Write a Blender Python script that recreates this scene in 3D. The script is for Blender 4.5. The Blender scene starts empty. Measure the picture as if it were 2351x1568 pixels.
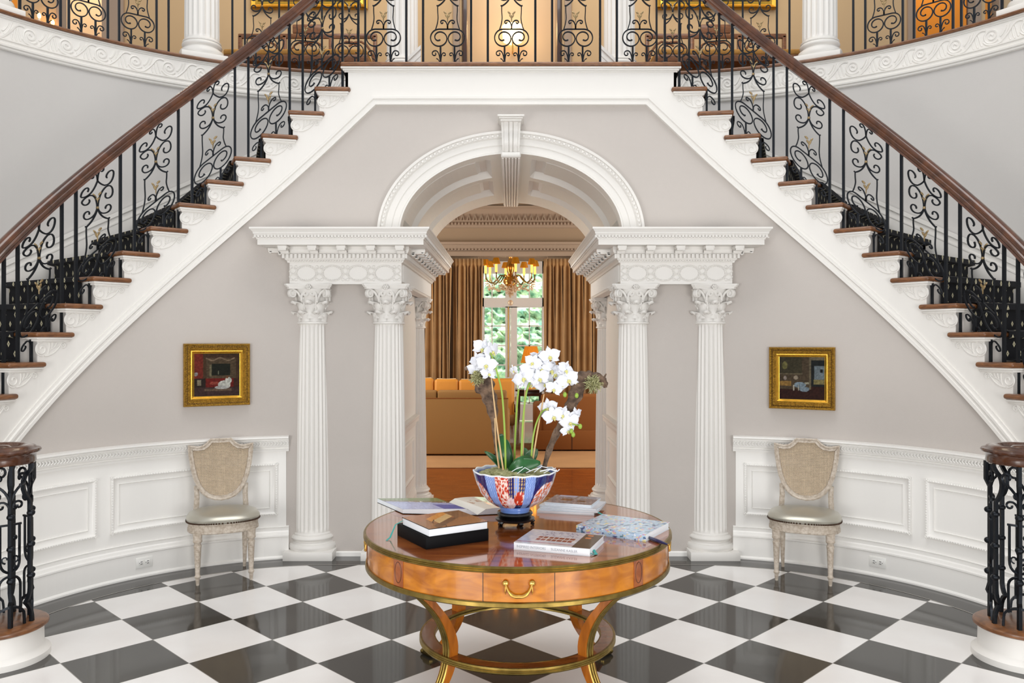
import bpy, bmesh, math, random
from math import sin, cos, pi, sqrt, atan2, radians
from mathutils import Vector, Matrix
random.seed(7)
C = bpy.context.scene.collection
scene = bpy.context.scene
# ------------------------------------------------------------------ camera, world, light, exposure
F = 1876.0; HE = 1.617; CX = 1173.0; CY = 783.8
cam = bpy.data.cameras.new('camera'); camo = bpy.data.objects.new('camera', cam); C.objects.link(camo)
cam.sensor_width = 36; cam.lens = F/2351*36; cam.clip_start = .05; cam.clip_end = 200
cam.shift_x = (2351/2-CX)/2351; cam.shift_y = -(784-CY)/2351
camo.location = (0, 0, HE); camo.rotation_euler = (pi/2, 0, 0)
scene.camera = camo
vs = scene.view_settings; vs.view_transform = 'Standard'; vs.look = 'None'; vs.gamma = 1; vs.use_curve_mapping = False
vs.exposure = 0.0
w = bpy.data.worlds.new('world'); scene.world = w; w.use_nodes = True
wb = w.node_tree.nodes['Background']; wb.inputs[0].default_value = (.93, .96, 1, 1); wb.inputs[1].default_value = 0.66
def area(name, loc, rot, sx, sy, power, col=(1, 1, 1)):
    l = bpy.data.lights.new(name, 'AREA'); l.shape = 'RECTANGLE'; l.size = sx; l.size_y = sy; l.energy = power; l.color = col
    o = bpy.data.objects.new(name, l); C.objects.link(o); o.location = loc; o.rotation_euler = rot; return o
def point(name, loc, power, col=(1, .62, .3), r=.04):
    l = bpy.data.lights.new(name, 'POINT'); l.energy = power; l.color = col; l.shadow_soft_size = r
    o = bpy.data.objects.new(name, l); C.objects.link(o); o.location = loc; return o
area('overhead_fill', (0, 4.0, 7.9), (0, 0, 0), 4.5, 3.0, 190, (1, .99, .97))  # added fill lamp above the hall, no roof opening modelled
area('hall_front_fill', (0, -3.2, 1.5), (radians(89), 0, 0), 6.5, 2.8, 105, (1, .985, .96))  # added frontal fill behind the camera, out of view
area('hall_side_fill_left', (-2.9, -.8, 1.0), (radians(90), 0, radians(-38)), 1.8, 1.9, 105, (1, .985, .96))  # added side fill to lift the curved wainscot, no window here
area('hall_side_fill_right', (2.9, -.8, 1.0), (radians(90), 0, radians(38)), 1.8, 1.9, 105, (1, .985, .96))  # matching added fill from the other side
area('gallery_ceiling_light', (0, 7.9, 6.9), (0, 0, 0), 7, 1.2, 85, (1, .86, .66))
area('living_fill_left', (-3.3, 10.8, 2.2), (0, radians(-90), 0), 2.6, 2.8, 135, (1, .93, .82))  # added fill brightening the far room, kept out of the floor reflections
area('living_fill_right', (3.3, 10.8, 2.2), (0, radians(90), 0), 2.6, 2.8, 135, (1, .93, .82))  # same added fill, opposite wall; that wall is solid
area('bay_fill_left', (-1.5, 13.9, 1.9), (radians(90), 0, radians(-30)), .7, 2.2, 42, (1, .95, .88))  # added fill to lighten the garden door frame
area('bay_fill_right', (1.5, 13.9, 1.9), (radians(90), 0, radians(30)), .7, 2.2, 42, (1, .95, .88))  # second added fill in the bay, unseen behind the wall
area('hedge_fill', (0, 18.0, 5.6), (radians(48), 0, 0), 7, 2.5, 900, (.95, 1, 1))  # added lamp above the bay roof to brighten the hedge

# ------------------------------------------------------------------ materials
def lin(c):
    return tuple(((x/12.92) if x <= .04045 else ((x+.055)/1.055)**2.4) for x in c)
def hexc(h):
    h = h.lstrip('#'); return lin(tuple(int(h[i:i+2], 16)/255 for i in (0, 2, 4)))
def mat(name, col, rough=.5, metal=0, spec=.5, bump=None, var=None, coat=0, emis=None, estr=0, sheen=0):
    m = bpy.data.materials.new(name); m.use_nodes = True; nt = m.node_tree; b = nt.nodes['Principled BSDF']
    c = hexc(col) if isinstance(col, str) else col
    b.inputs['Base Color'].default_value = (*c, 1); b.inputs['Roughness'].default_value = rough
    b.inputs['Metallic'].default_value = metal; b.inputs['Specular IOR Level'].default_value = spec
    b.inputs['Coat Weight'].default_value = coat; b.inputs['Coat Roughness'].default_value = .05
    b.inputs['Sheen Weight'].default_value = sheen
    if emis:
        b.inputs['Emission Color'].default_value = (*hexc(emis), 1); b.inputs['Emission Strength'].default_value = estr
    tc = nt.nodes.new('ShaderNodeTexCoord')
    if var:                                   # (scale, amount[, second colour])
        n = nt.nodes.new('ShaderNodeTexNoise'); n.inputs['Scale'].default_value = var[0]; n.inputs['Detail'].default_value = 4
        nt.links.new(tc.outputs['Object'], n.inputs['Vector'])
        r = nt.nodes.new('ShaderNodeValToRGB'); r.color_ramp.elements[0].position = .35; r.color_ramp.elements[1].position = .65
        c2 = hexc(var[2]) if len(var) > 2 else tuple(x*(1-var[1]) for x in c)
        r.color_ramp.elements[0].color = (*c2, 1); r.color_ramp.elements[1].color = (*c, 1)
        nt.links.new(n.outputs['Fac'], r.inputs['Fac']); nt.links.new(r.outputs['Color'], b.inputs['Base Color'])
    if bump:
        n = nt.nodes.new('ShaderNodeTexNoise'); n.inputs['Scale'].default_value = bump[0]; n.inputs['Detail'].default_value = 3
        nt.links.new(tc.outputs['Object'], n.inputs['Vector'])
        bp = nt.nodes.new('ShaderNodeBump'); bp.inputs['Strength'].default_value = bump[1]; bp.inputs['Distance'].default_value = .01
        nt.links.new(n.outputs['Fac'], bp.inputs['Height']); nt.links.new(bp.outputs['Normal'], b.inputs['Normal'])
    return m
def wood(name, c1, c2, rough=.25, coat=.3, scale=(1, 1, 1), wscale=3, dist=6, spec=.5):
    m = mat(name, c1, rough, coat=coat, spec=spec); nt = m.node_tree; b = nt.nodes['Principled BSDF']
    tc = nt.nodes.new('ShaderNodeTexCoord'); mp = nt.nodes.new('ShaderNodeMapping'); mp.inputs['Scale'].default_value = scale
    n = nt.nodes.new('ShaderNodeTexNoise'); n.inputs['Scale'].default_value = wscale; n.inputs['Detail'].default_value = 6; n.inputs['Distortion'].default_value = dist*.15
    r = nt.nodes.new('ShaderNodeValToRGB'); r.color_ramp.elements[0].position = .3; r.color_ramp.elements[1].position = .7
    r.color_ramp.elements[0].color = (*hexc(c2), 1); r.color_ramp.elements[1].color = (*hexc(c1), 1)
    nt.links.new(tc.outputs['Object'], mp.inputs['Vector']); nt.links.new(mp.outputs['Vector'], n.inputs['Vector'])
    nt.links.new(n.outputs['Fac'], r.inputs['Fac']); nt.links.new(r.outputs['Color'], b.inputs['Base Color'])
    return m
def colmat(name, rough=.4, coat=0, spec=.5):
    m = mat(name, (1, 1, 1), rough, coat=coat, spec=spec); nt = m.node_tree
    a = nt.nodes.new('ShaderNodeAttribute'); a.attribute_name = 'Col'
    nt.links.new(a.outputs['Color'], nt.nodes['Principled BSDF'].inputs['Base Color']); return m
M = {}
M['white'] = mat('white_paint', '#E4E1DC', .42)
M['whitegloss'] = mat('white_trim_paint', '#F3F1ED', .3)
M['wall'] = mat('grey_wall_fabric', '#C1BAB4', .85, bump=(260, .12), var=(1.2, .03))
M['outer'] = mat('pale_grey_wall', '#C6C3C0', .85, bump=(260, .1), var=(1.1, .03))
M['iron'] = mat('black_iron', '#22252A', .38, metal=.75, bump=(120, .1))
M['gilt'] = mat('gilt_metal', '#A8916A', .42, metal=.7, var=(60, .4))
M['mahog'] = wood('mahogany_rail', '#63391F', '#3C2012', .2, .5, (1, 1, 1), 9)
M['treadwood'] = wood('oak_tread', '#8A5A35', '#5E3A22', .35, .15, (2, 2, 8), 8)
M['brass'] = mat('brass_band', '#A08748', .3, metal=1, var=(25, .35))
M['brightbrass'] = mat('bright_brass', '#E2B45E', .22, metal=1)
M['table'] = wood('table_mahogany', '#A8602B', '#70330F', .12, .8, (1, 5, 1), 2.4, 9)
M['apron'] = wood('table_apron', '#CC7E1C', '#9C560A', .2, .35, (2.2, 2.2, 6), 3, 8)
M['legwood'] = wood('table_leg', '#B8691C', '#864810', .22, .35, (5, 5, 1), 5, 5)
M['panelwood'] = wood('table_inlay', '#A35A2C', '#84421C', .2, .5, (4, 4, 4), 5, 5)
M['wallbeige'] = mat('gallery_wall_fabric', '#C9AE88', .85, bump=(200, .1))
M['cream'] = mat('cream_wall', '#E6CDAE', .8)
M['amber'] = mat('amber_wall', '#CE8A2C', .7)
M['livwall'] = mat('living_wall', '#9A8670', .8)
M['livtrim'] = mat('living_trim', '#A08E7E', .5)
M['livfloor'] = wood('living_floor', '#A7571F', '#6E3110', .22, .3, (1.2, 9, 1), 3, 4)
M['rug'] = mat('plain_beige_rug', '#B98E62', .95, bump=(300, .3), var=(3, .08))
M['curtain'] = mat('golden_curtain', '#AD8656', .6, var=(3, .25), sheen=.3)
M['sofa'] = mat('tan_upholstery', '#A07A48', .9, bump=(300, .15))
M['sofabrown'] = mat('brown_upholstery', '#8A5526', .9, bump=(300, .15))
M['goldcloth'] = mat('dull_gold_cloth', '#B5853F', .8, var=(12, .3))
M['cushion'] = mat('orange_silk', '#E09A3E', .55, bump=(8, .5))
M['piping'] = mat('pale_piping', '#E8D6B4', .7)
M['chairwood'] = mat('limed_chair_wood', '#CFC4B6', .6, var=(50, .2, '#AFA08F'), bump=(90, .5))
M['cane'] = mat('woven_cane', '#BFAA8E', .6, var=(40, .15))
M['silver'] = mat('silver_leather', '#B9B5A8', .3, metal=.55, bump=(6, .15))
M['nail'] = mat('bronze_nailhead', '#4A3426', .4, metal=.8)
M['gold'] = mat('gilded_frame', '#C89A3C', .36, metal=.85, var=(90, .5, '#94702C'), bump=(220, .8))
M['golddark'] = mat('dark_gilding', '#85622A', .45, metal=.8, var=(120, .5))  # darker gold sets the carved band off from the frame
M['goldsmooth'] = mat('burnished_gilding', '#E0B248', .25, metal=.9, var=(20, .2))
M['paint'] = colmat('painted_canvas', .7, spec=.12)
M['cover'] = colmat('glossy_print', .16, .5)
M['porcelain'] = colmat('glazed_porcelain', .08, .6)
M['black'] = mat('black_lacquer', '#0B0B0C', .22, coat=.4)
M['blackcloth'] = mat('black_book_cloth', '#08080B', .6, spec=.15)
M['page'] = mat('white_pages', '#E9EDF2', .6, bump=(400, .2))
M['teal'] = mat('teal_ribbon', '#2F9C96', .5)
M['navy'] = mat('navy_pen', '#1B1E4E', .25, coat=.5)
M['leaf'] = mat('orchid_leaf', '#1F5A26', .35, var=(14, .4), coat=.1)
M['stem'] = mat('orchid_stem', '#8EAD3E', .45)
M['bamboo'] = mat('bamboo_stake', '#CBA878', .55)
M['petal'] = mat('white_petal', '#E2E4EC', .55, sheen=.2)
M['lip'] = mat('orchid_lip', '#D5D184', .5)
M['bark'] = mat('driftwood_bark', '#7A6351', .85, var=(30, .5, '#3D2E24'), bump=(60, 1))
M['moss'] = mat('dry_moss', '#BDBB8E', .95, var=(70, .5, '#8C8A5A'), bump=(150, 1))
M['plate'] = mat('outlet_plate', '#F0EFEB', .3)
M['dark'] = mat('dark_slot', '#2A2826', .6)
M['darkdoor'] = wood('dark_door', '#43210F', '#281208', .3, .4, (4, 4, 1), 4)
M['shade'] = mat('glowing_shade', '#FFE9C4', .6, emis='#FFD79A', estr=2.6)
M['candle'] = mat('candle_flame', '#FFD080', .5, emis='#FFB040', estr=25)
M['shadeamber'] = mat('amber_shade', '#C98A2A', .7, emis='#D08418', estr=.3)
M['candleamber'] = mat('amber_candle', '#F0A030', .6, emis='#FFA030', estr=7)
M['crystal'] = mat('crystal', '#F3D9B8', .08, spec=.9, metal=.2)
M['glass'] = mat('window_glass', (1, 1, 1), .02)
gb = M['glass'].node_tree; gb.nodes['Principled BSDF'].inputs['Transmission Weight'].default_value = 1; gb.nodes['Principled BSDF'].inputs['IOR'].default_value = 1.05
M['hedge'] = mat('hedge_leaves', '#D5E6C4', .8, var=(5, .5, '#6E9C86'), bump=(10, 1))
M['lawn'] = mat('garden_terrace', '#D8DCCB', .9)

def floor_mat():
    m = mat('marble_checker', '#EDEBE8', .12, spec=.5); nt = m.node_tree; b = nt.nodes['Principled BSDF']; N = nt.nodes.new; L = nt.links.new
    g = N('ShaderNodeNewGeometry'); sx = N('ShaderNodeSeparateXYZ'); L(g.outputs['Position'], sx.inputs[0])
    def math_(op, a, c):
        n = N('ShaderNodeMath'); n.operation = op
        for i, v in enumerate((a, c)):
            if hasattr(v, 'links'): L(v, n.inputs[i])
            elif v is not None: n.inputs[i].default_value = v
        return n.outputs[0]
    S = .4573; q = 1/(sqrt(2)*S)
    X = math_('MULTIPLY', sx.outputs[0], q); Y = math_('MULTIPLY', math_('SUBTRACT', sx.outputs[1], 4.428), q)
    p = math_('ADD', X, Y); r = math_('SUBTRACT', Y, X)
    fp = math_('FLOOR', p, None); fr = math_('FLOOR', r, None)
    par = math_('ABSOLUTE', math_('MODULO', math_('ADD', fp, fr), 2.0), None)   # 0 dark, 1 white
    n1 = N('ShaderNodeTexNoise'); n1.inputs['Scale'].default_value = 2.2; n1.inputs['Detail'].default_value = 6; L(g.outputs['Position'], n1.inputs['Vector'])
    def ramp(c1, c2):
        k = N('ShaderNodeValToRGB'); k.color_ramp.elements[0].position = .3; k.color_ramp.elements[1].position = .7
        k.color_ramp.elements[0].color = (*hexc(c1), 1); k.color_ramp.elements[1].color = (*hexc(c2), 1); L(n1.outputs['Fac'], k.inputs['Fac']); return k.outputs[0]
    dk = ramp('#2E2C2A', '#3C3A36'); wh = ramp('#E9E5E2', '#F2F0EE')
    mx = N('ShaderNodeMix'); mx.data_type = 'RGBA'; L(par, mx.inputs[0]); L(dk, mx.inputs[6]); L(wh, mx.inputs[7])
    # joints
    dp = math_('ABSOLUTE', math_('SUBTRACT', math_('FRACT', p, None), .5), None); dr = math_('ABSOLUTE', math_('SUBTRACT', math_('FRACT', r, None), .5), None)
    jj = math_('GREATER_THAN', math_('MAXIMUM', dp, dr), .496)
    m2 = N('ShaderNodeMix'); m2.data_type = 'RGBA'; L(jj, m2.inputs[0]); L(mx.outputs[2], m2.inputs[6]); m2.inputs[7].default_value = (*hexc('#8E8A84'), 1)
    L(m2.outputs[2], b.inputs['Base Color'])
    rg = math_('ADD', math_('MULTIPLY', par, .08), .07); L(rg, b.inputs['Roughness'])
    return m
M['floor'] = floor_mat()
M['border'] = mat('dark_stone_border', '#34322F', .09, var=(2, .15))
M['joint'] = mat('stone_joint', '#A9A49B', .4)
def carpet_mat():
    m = mat('black_diamond_carpet', '#0B0C12', .95, bump=(500, .3)); nt = m.node_tree; b = nt.nodes['Principled BSDF']; N = nt.nodes.new; L = nt.links.new
    uv = N('ShaderNodeUVMap'); sx = N('ShaderNodeSeparateXYZ'); L(uv.outputs[0], sx.inputs[0])
    def ma(op, a, c=None):
        n = N('ShaderNodeMath'); n.operation = op
        for i, v in enumerate((a, c)):
            if hasattr(v, 'links'): L(v, n.inputs[i])
            elif v is not None: n.inputs[i].default_value = v
        return n.outputs[0]
    row = ma('FLOOR', ma('DIVIDE', sx.outputs[1], .062)); odd = ma('MODULO', row, 2.0)
    u = ma('ADD', ma('DIVIDE', sx.outputs[0], .12), ma('MULTIPLY', odd, .5))
    du = ma('ABSOLUTE', ma('SUBTRACT', ma('FRACT', u), .5)); dv = ma('ABSOLUTE', ma('SUBTRACT', ma('FRACT', ma('DIVIDE', sx.outputs[1], .062)), .5))
    d = ma('ADD', ma('MULTIPLY', du, .12/.014), ma('MULTIPLY', dv, .062/.021))
    on = ma('MULTIPLY', ma('LESS_THAN', d, 1.0), ma('GREATER_THAN', d, .28))
    mx = N('ShaderNodeMix'); mx.data_type = 'RGBA'; L(on, mx.inputs[0]); mx.inputs[6].default_value = (*hexc('#0C0D14'), 1); mx.inputs[7].default_value = (*hexc('#CFC8A8'), 1)
    L(mx.outputs[2], b.inputs['Base Color']); return m
M['carpet'] = carpet_mat()

# ------------------------------------------------------------------ mesh builder
class MB:
    def __init__(s): s.v = []; s.f = []; s.smooth = []
    def add(s, vs_, fs, sm=False):
        b = len(s.v); s.v += [tuple(p) for p in vs_]; s.f += [tuple(i+b for i in f) for f in fs]; s.smooth += [sm]*len(fs); return s
    def box(s, x0, x1, y0, y1, z0, z1):
        v = [(x, y, z) for z in (z0, z1) for y in (y0, y1) for x in (x0, x1)]
        return s.add(v, [(0, 2, 3, 1), (4, 5, 7, 6), (0, 1, 5, 4), (2, 6, 7, 3), (0, 4, 6, 2), (1, 3, 7, 5)])
    def bbox(s, x0, x1, y0, y1, z0, z1, r=.01, seg=2):
        bm = bmesh.new(); bmesh.ops.create_cube(bm, size=1)
        for v in bm.verts: v.co = ((x0+x1)/2+v.co.x*(x1-x0), (y0+y1)/2+v.co.y*(y1-y0), (z0+z1)/2+v.co.z*(z1-z0))
        bmesh.ops.bevel(bm, geom=bm.edges[:], offset=r, segments=seg, profile=.5, affect='EDGES')
        return s.bm(bm, True)
    def bm(s, bm, sm=True):
        bm.verts.index_update(); s.add([v.co[:] for v in bm.verts], [tuple(v.index for v in f.verts) for f in bm.faces], sm); bm.free(); return s
    def sph(s, c, r, seg=10, rings=7, sc=(1, 1, 1), rot=None):
        v = [(0, 0, 1)]; 
        for i in range(1, rings):
            a = pi*i/rings
            for j in range(seg): b = 2*pi*j/seg; v.append((sin(a)*cos(b), sin(a)*sin(b), cos(a)))
        v.append((0, 0, -1)); f = []
        for j in range(seg): f.append((0, 1+j, 1+(j+1) % seg)); f.append((len(v)-1, len(v)-1-seg+(j+1) % seg, len(v)-1-seg+j))
        for i in range(rings-2):
            for j in range(seg):
                a = 1+i*seg+j; b = 1+i*seg+(j+1) % seg; f.append((a, a+seg, b+seg, b))
        out = []
        for p in v:
            q = Vector((p[0]*r*sc[0], p[1]*r*sc[1], p[2]*r*sc[2]))
            if rot: q = rot @ q
            out.append((q.x+c[0], q.y+c[1], q.z+c[2]))
        return s.add(out, f, True)
    def lathe(s, prof, c=(0, 0, 0), seg=32, mod=None, sx=1, sy=1, caps=True):
        n = len(prof); v = []; f = []
        for i, (r, z) in enumerate(prof):
            for j in range(seg):
                a = 2*pi*j/seg; rr = mod(r, z, a, i) if mod else r
                v.append((c[0]+rr*cos(a)*sx, c[1]+rr*sin(a)*sy, c[2]+z))
        for i in range(n-1):
            for j in range(seg):
                k = (j+1) % seg; f.append((i*seg+j, i*seg+k, (i+1)*seg+k, (i+1)*seg+j))
        if caps is False:
            if prof[0] != prof[-1]: f += [((n-1)*seg+j, (n-1)*seg+(j+1) % seg, (j+1) % seg, j) for j in range(seg)]
            return s.add(v, f, True)
        if prof[0][0] > 1e-4: f.append(tuple(range(seg-1, -1, -1)))
        if prof[-1][0] > 1e-4: f.append(tuple((n-1)*seg+j for j in range(seg)))
        return s.add(v, f, True)
    def tube(s, pts, r, n=6, flat=1.0, caps=True, closed=False):
        P = [Vector(p) for p in pts]; m = len(P)
        R = r if isinstance(r, (list, tuple)) else [r]*m
        nrm = None; v = []
        for i in range(m):
            if closed: T = (P[(i+1) % m]-P[i-1])
            else: T = P[min(i+1, m-1)]-P[max(i-1, 0)]
            if T.length < 1e-9: T = Vector((0, 0, 1))
            T.normalize()
            if nrm is None:
                nrm = Vector((0, 1, 0)) if abs(T.y) < .9 else Vector((1, 0, 0))
            nrm = (nrm-T*nrm.dot(T));
            if nrm.length < 1e-6: nrm = T.orthogonal()
            nrm.normalize(); b = T.cross(nrm)
            for j in range(n):
                a = 2*pi*(j+.5)/n; q = P[i]+nrm*(cos(a)*R[i]*flat)+b*(sin(a)*R[i]); v.append(q[:])
        f = []
        for i in range(m if closed else m-1):
            k = (i+1) % m
            for j in range(n): l = (j+1) % n; f.append((i*n+j, i*n+l, k*n+l, k*n+j))
        if caps and not closed: f.append(tuple(range(n-1, -1, -1))); f.append(tuple((m-1)*n+j for j in range(n)))
        return s.add(v, f, n > 4)
    def prism(s, poly, y0, y1, sm=False):       # polygon in XZ extruded in Y
        n = len(poly); v = [(x, y0, z) for x, z in poly]+[(x, y1, z) for x, z in poly]
        f = [tuple(range(n)), tuple(range(2*n-1, n-1, -1))]+[(i, i+n, (i+1) % n+n, (i+1) % n) for i in range(n)]
        return s.add(v, f, sm)
    def hprism(s, poly, z0, z1):                # polygon in XY extruded in Z
        n = len(poly); v = [(x, y, z0) for x, y in poly]+[(x, y, z1) for x, y in poly]
        return s.add(v, [tuple(range(n)), tuple(range(2*n-1, n-1, -1))]+[(i, i+n, (i+1) % n+n, (i+1) % n) for i in range(n)])
    def sweep(s, path, prof, closed=False, caps=True, sm=False):
        """path: 2D points (a,b); prof: (d,o) d along the left normal in the path plane, o the third axis. returns verts (a,b,o)"""
        m = len(path); n = len(prof); v = []; f = []
        P = [Vector(p) for p in path]
        for i in range(m):
            if closed or 0 < i < m-1:
                d1 = (P[i]-P[i-1]).normalized(); d2 = (P[(i+1) % m]-P[i]).normalized()
            elif i == 0: d1 = d2 = (P[1]-P[0]).normalized()
            else: d1 = d2 = (P[i]-P[i-1]).normalized()
            n1 = Vector((-d1.y, d1.x)); n2 = Vector((-d2.y, d2.x)); k = n1+n2
            k = k/max(.5, (1+n1.dot(n2)))
            for d, o in prof: v.append((P[i].x+k.x*d, P[i].y+k.y*d, o))
        for i in range(m if closed else m-1):
            q = (i+1) % m
            for j in range(n): l = (j+1) % n; f.append((i*n+j, i*n+l, q*n+l, q*n+j))
        if caps and not closed: f.append(tuple(range(n-1, -1, -1))); f.append(tuple((m-1)*n+j for j in range(n)))
        return s.add(v, f, sm)
    def rail(s, pts, prof, sm=True):            # upright sweep in 3D, prof (side, up)
        P = [Vector(p) for p in pts]; m = len(P); n = len(prof); v = []; f = []
        for i in range(m):
            T = (P[min(i+1, m-1)]-P[max(i-1, 0)]).normalized(); sd = T.cross(Vector((0, 0, 1))).normalized(); up = sd.cross(T)
            for a, b in prof: v.append((P[i]+sd*a+up*b)[:])
        for i in range(m-1):
            for j in range(n): l = (j+1) % n; f.append((i*n+j, i*n+l, (i+1)*n+l, (i+1)*n+j))
        f.append(tuple(range(n-1, -1, -1))); f.append(tuple((m-1)*n+j for j in range(n)))
        return s.add(v, f, sm)
    def map(s, fn): s.v = [tuple(fn(*p)) for p in s.v]; return s
    def merge(s, o): return s.add(o.v, o.f) if False else s._m(o)
    def _m(s, o):
        b = len(s.v); s.v += o.v; s.f += [tuple(i+b for i in f) for f in o.f]; s.smooth += o.smooth; return s
    def build(s, name, m, parent=None, loc=None, rot=None, recalc=True, angle=None):
        me = bpy.data.meshes.new(name); me.from_pydata(s.v, [], s.f)
        if recalc:
            bm = bmesh.new(); bm.from_mesh(me)
            for f, q in zip(bm.faces, s.smooth): f.smooth = q
            bmesh.ops.recalc_face_normals(bm, faces=bm.faces[:]); bm.to_mesh(me); bm.free()
        else:
            me.polygons.foreach_set('use_smooth', s.smooth)
        if any(s.smooth):
            try: me.set_sharp_from_angle(angle=radians(angle or 38))
            except Exception: pass
        me.materials.append(m); o = bpy.data.objects.new(name, me); C.objects.link(o)
        if parent: o.parent = parent
        if loc: o.location = loc
        if rot: o.rotation_euler = rot
        return o
def tag(o, label=None, cat=None, group=None, kind=None):
    if label: o['label'] = label
    if cat: o['category'] = cat
    if group: o['group'] = group
    if kind: o['kind'] = kind
    return o
def thing(name, label, cat, loc=(0, 0, 0), rotz=0, group=None):
    o = bpy.data.objects.new(name, None); C.objects.link(o); o.location = loc; o.rotation_euler = (0, 0, rotz); o.empty_display_size = .1
    return tag(o, label, cat, group)
def struct(name, mb, m, parent=None, **k):
    o = mb.build(name, m, parent, **k)
    if not parent: o['kind'] = 'structure'
    return o
def copy_tree(o, parent=None):
    c = o.copy(); C.objects.link(c); c.parent = parent
    for ch in [x for x in C.objects if x.parent == o]: copy_tree(ch, c)
    return c
def grid_color(name, m, fn, nu, nv, posfn, parent=None, back=None):
    """grid sheet with per-vertex colours fn(u,v) -> srgb; posfn(u,v) -> xyz"""
    v = []; f = []; cols = []
    for j in range(nv+1):
        for i in range(nu+1):
            u, t = i/nu, j/nv; v.append(posfn(u, t)); cols.append(lin(fn(u, t)))
    for j in range(nv):
        for i in range(nu): a = j*(nu+1)+i; f.append((a, a+1, a+nu+2, a+nu+1))
    me = bpy.data.meshes.new(name); me.from_pydata(v, [], f)
    at = me.color_attributes.new('Col', 'FLOAT_COLOR', 'POINT')
    for i, c in enumerate(cols): at.data[i].color = (*c, 1)
    me.polygons.foreach_set('use_smooth', [True]*len(f))
    me.materials.append(m); o = bpy.data.objects.new(name, me); C.objects.link(o); o.parent = parent; return o
def bez(p0, p1, p2, n=8, p3=None):
    out = []
    for i in range(n+1):
        t = i/n
        if p3 is None: out.append(tuple((1-t)**2*a+2*t*(1-t)*b+t*t*c for a, b, c in zip(p0, p1, p2)))
        else: out.append(tuple((1-t)**3*a+3*t*(1-t)**2*b+3*t*t*(1-t)*c+t**3*d for a, b, c, d in zip(p0, p1, p2, p3)))
    return out
def spiral(cx, cy, r0, r1, a0, a1, n=20, pw=1):
    return [(cx+(r0+(r1-r0)*(i/n)**pw)*cos(radians(a0+(a1-a0)*i/n)), cy+(r0+(r1-r0)*(i/n)**pw)*sin(radians(a0+(a1-a0)*i/n))) for i in range(n+1)]
def smooth_path(pts, n=6):
    P = [Vector(p) for p in pts]; out = []
    for i in range(len(P)-1):
        a, b, c, d = P[max(i-1, 0)], P[i], P[i+1], P[min(i+2, len(P)-1)]
        for k in range(n):
            t = k/n; out.append((.5*((2*b)+(c-a)*t+(2*a-5*b+4*c-d)*t*t+(3*b-a-3*c+d)*t**3))[:])
    out.append(P[-1][:]); return out
def at(px, py, Y): return Vector(((px-CX)*Y/F, Y, HE-(py-CY)*Y/F))
def onz(px, py, Z): Y = (HE-Z)*F/(py-CY); return Vector(((px-CX)*Y/F, Y, Z))

# ------------------------------------------------------------------ plan of the hall
T0 = 1.28; RW = 1.78; YC = 4.38; Y0 = YC+RW                     # curved wall under the stairs
def W(t, off, z, sd=-1):
    """t distance from the middle along the wall, off towards the room, sd -1 left / +1 right"""
    if t <= T0: x, y = -t, Y0-off
    else:
        a = (t-T0)/RW
        if a < pi/2: x, y = -T0-(RW-off)*sin(a), YC+(RW-off)*cos(a)
        else: x, y = -T0-(RW-off), YC-(t-T0-RW*pi/2)
    return (x if sd < 0 else -x, y, z)
def proj(p): return (CX+F*p[0]/p[1], CY-F*(p[2]-HE)/p[1])
def t_of_px(px, z=.5, off=0):
    lo, hi = 0, 4.6
    for _ in range(50):
        mi = (lo+hi)/2
        if proj(W(mi, off, z))[0] > px: lo = mi
        else: hi = mi
    return lo
XO, YO, RO = 1.197, 4.379, 3.06                                   # outer wall
def WO(t, off, z, sd=-1):
    if t <= XO: x, y = -t, YO+RO-off
    else:
        a = (t-XO)/RO
        if a < pi/2: x, y = -XO-(RO-off)*sin(a), YO+(RO-off)*cos(a)
        else: x, y = -XO-(RO-off), YO-(t-XO-RO*pi/2)
    return (x if sd < 0 else -x, y, z)
ZL = 3.71; RISE = .185; GO = .1955; ZG = 4.06
def W2(t, o, z, sd=-1):
    if o >= 0: return W(t, o, z, sd)
    a = max(0, min(pi/2, (t-T0)/RW)); b = (T0-XO)*sin(a); rho = -b+sqrt(b*b-((T0-XO)**2-RO*RO)); return W(t, o*(rho-RW)/1.28, z, sd)
def TT(k): return 1.01+GO*k
def UU(t): return (t-1.01)/GO
def frange(a, b, st):
    n = max(1, int(math.ceil((b-a)/st))); return [a+(b-a)*i/n for i in range(n+1)]
SIDES = ((-1, 'left'), (1, 'right'))
TEND = 4.9

# floor -----------------------------------------------------------
def border_pts(off):
    ts = frange(0, TEND, .12); L = [W(t, off, 0) for t in ts]; return [(p[0], p[1]) for p in L]
def full_loop(off):
    L = border_pts(off); R = [(-x, y) for x, y in L]
    return L[::-1]+R[1:]
loop = full_loop(0.0); 
fl = MB(); a = [(x, y, 0) for x, y in loop]; a = [(-3.06, -4.5, 0)]+a+[(3.06, -4.5, 0)]
fl.add(a, [tuple(range(len(a)))]); struct('floor', fl, M['floor'], recalc=False)
bd = MB(); bd.sweep([(p[0], p[1]) for p in full_loop(0)], [(-.26, .0006), (-.26, .0018), (0, .0018), (0, .0006)])
# sweep normal points outwards for this direction; check sign by construction below
lp = full_loop(0)
def ring(o0, o1, z0, z1, name, m):
    A = full_loop(o0); B = full_loop(o1); n = len(A); mb = MB()
    v = [(x, y, z1) for x, y in A]+[(x, y, z1) for x, y in B]
    mb.add(v, [(i, i+1, n+i+1, n+i) for i in range(n-1)]); return struct(name, mb, m, recalc=False)
ring(0, .245, 0, .0012, 'trim_1', M['border']); ring(.245, .252, 0, .0016, 'trim_2', M['joint'])

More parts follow.
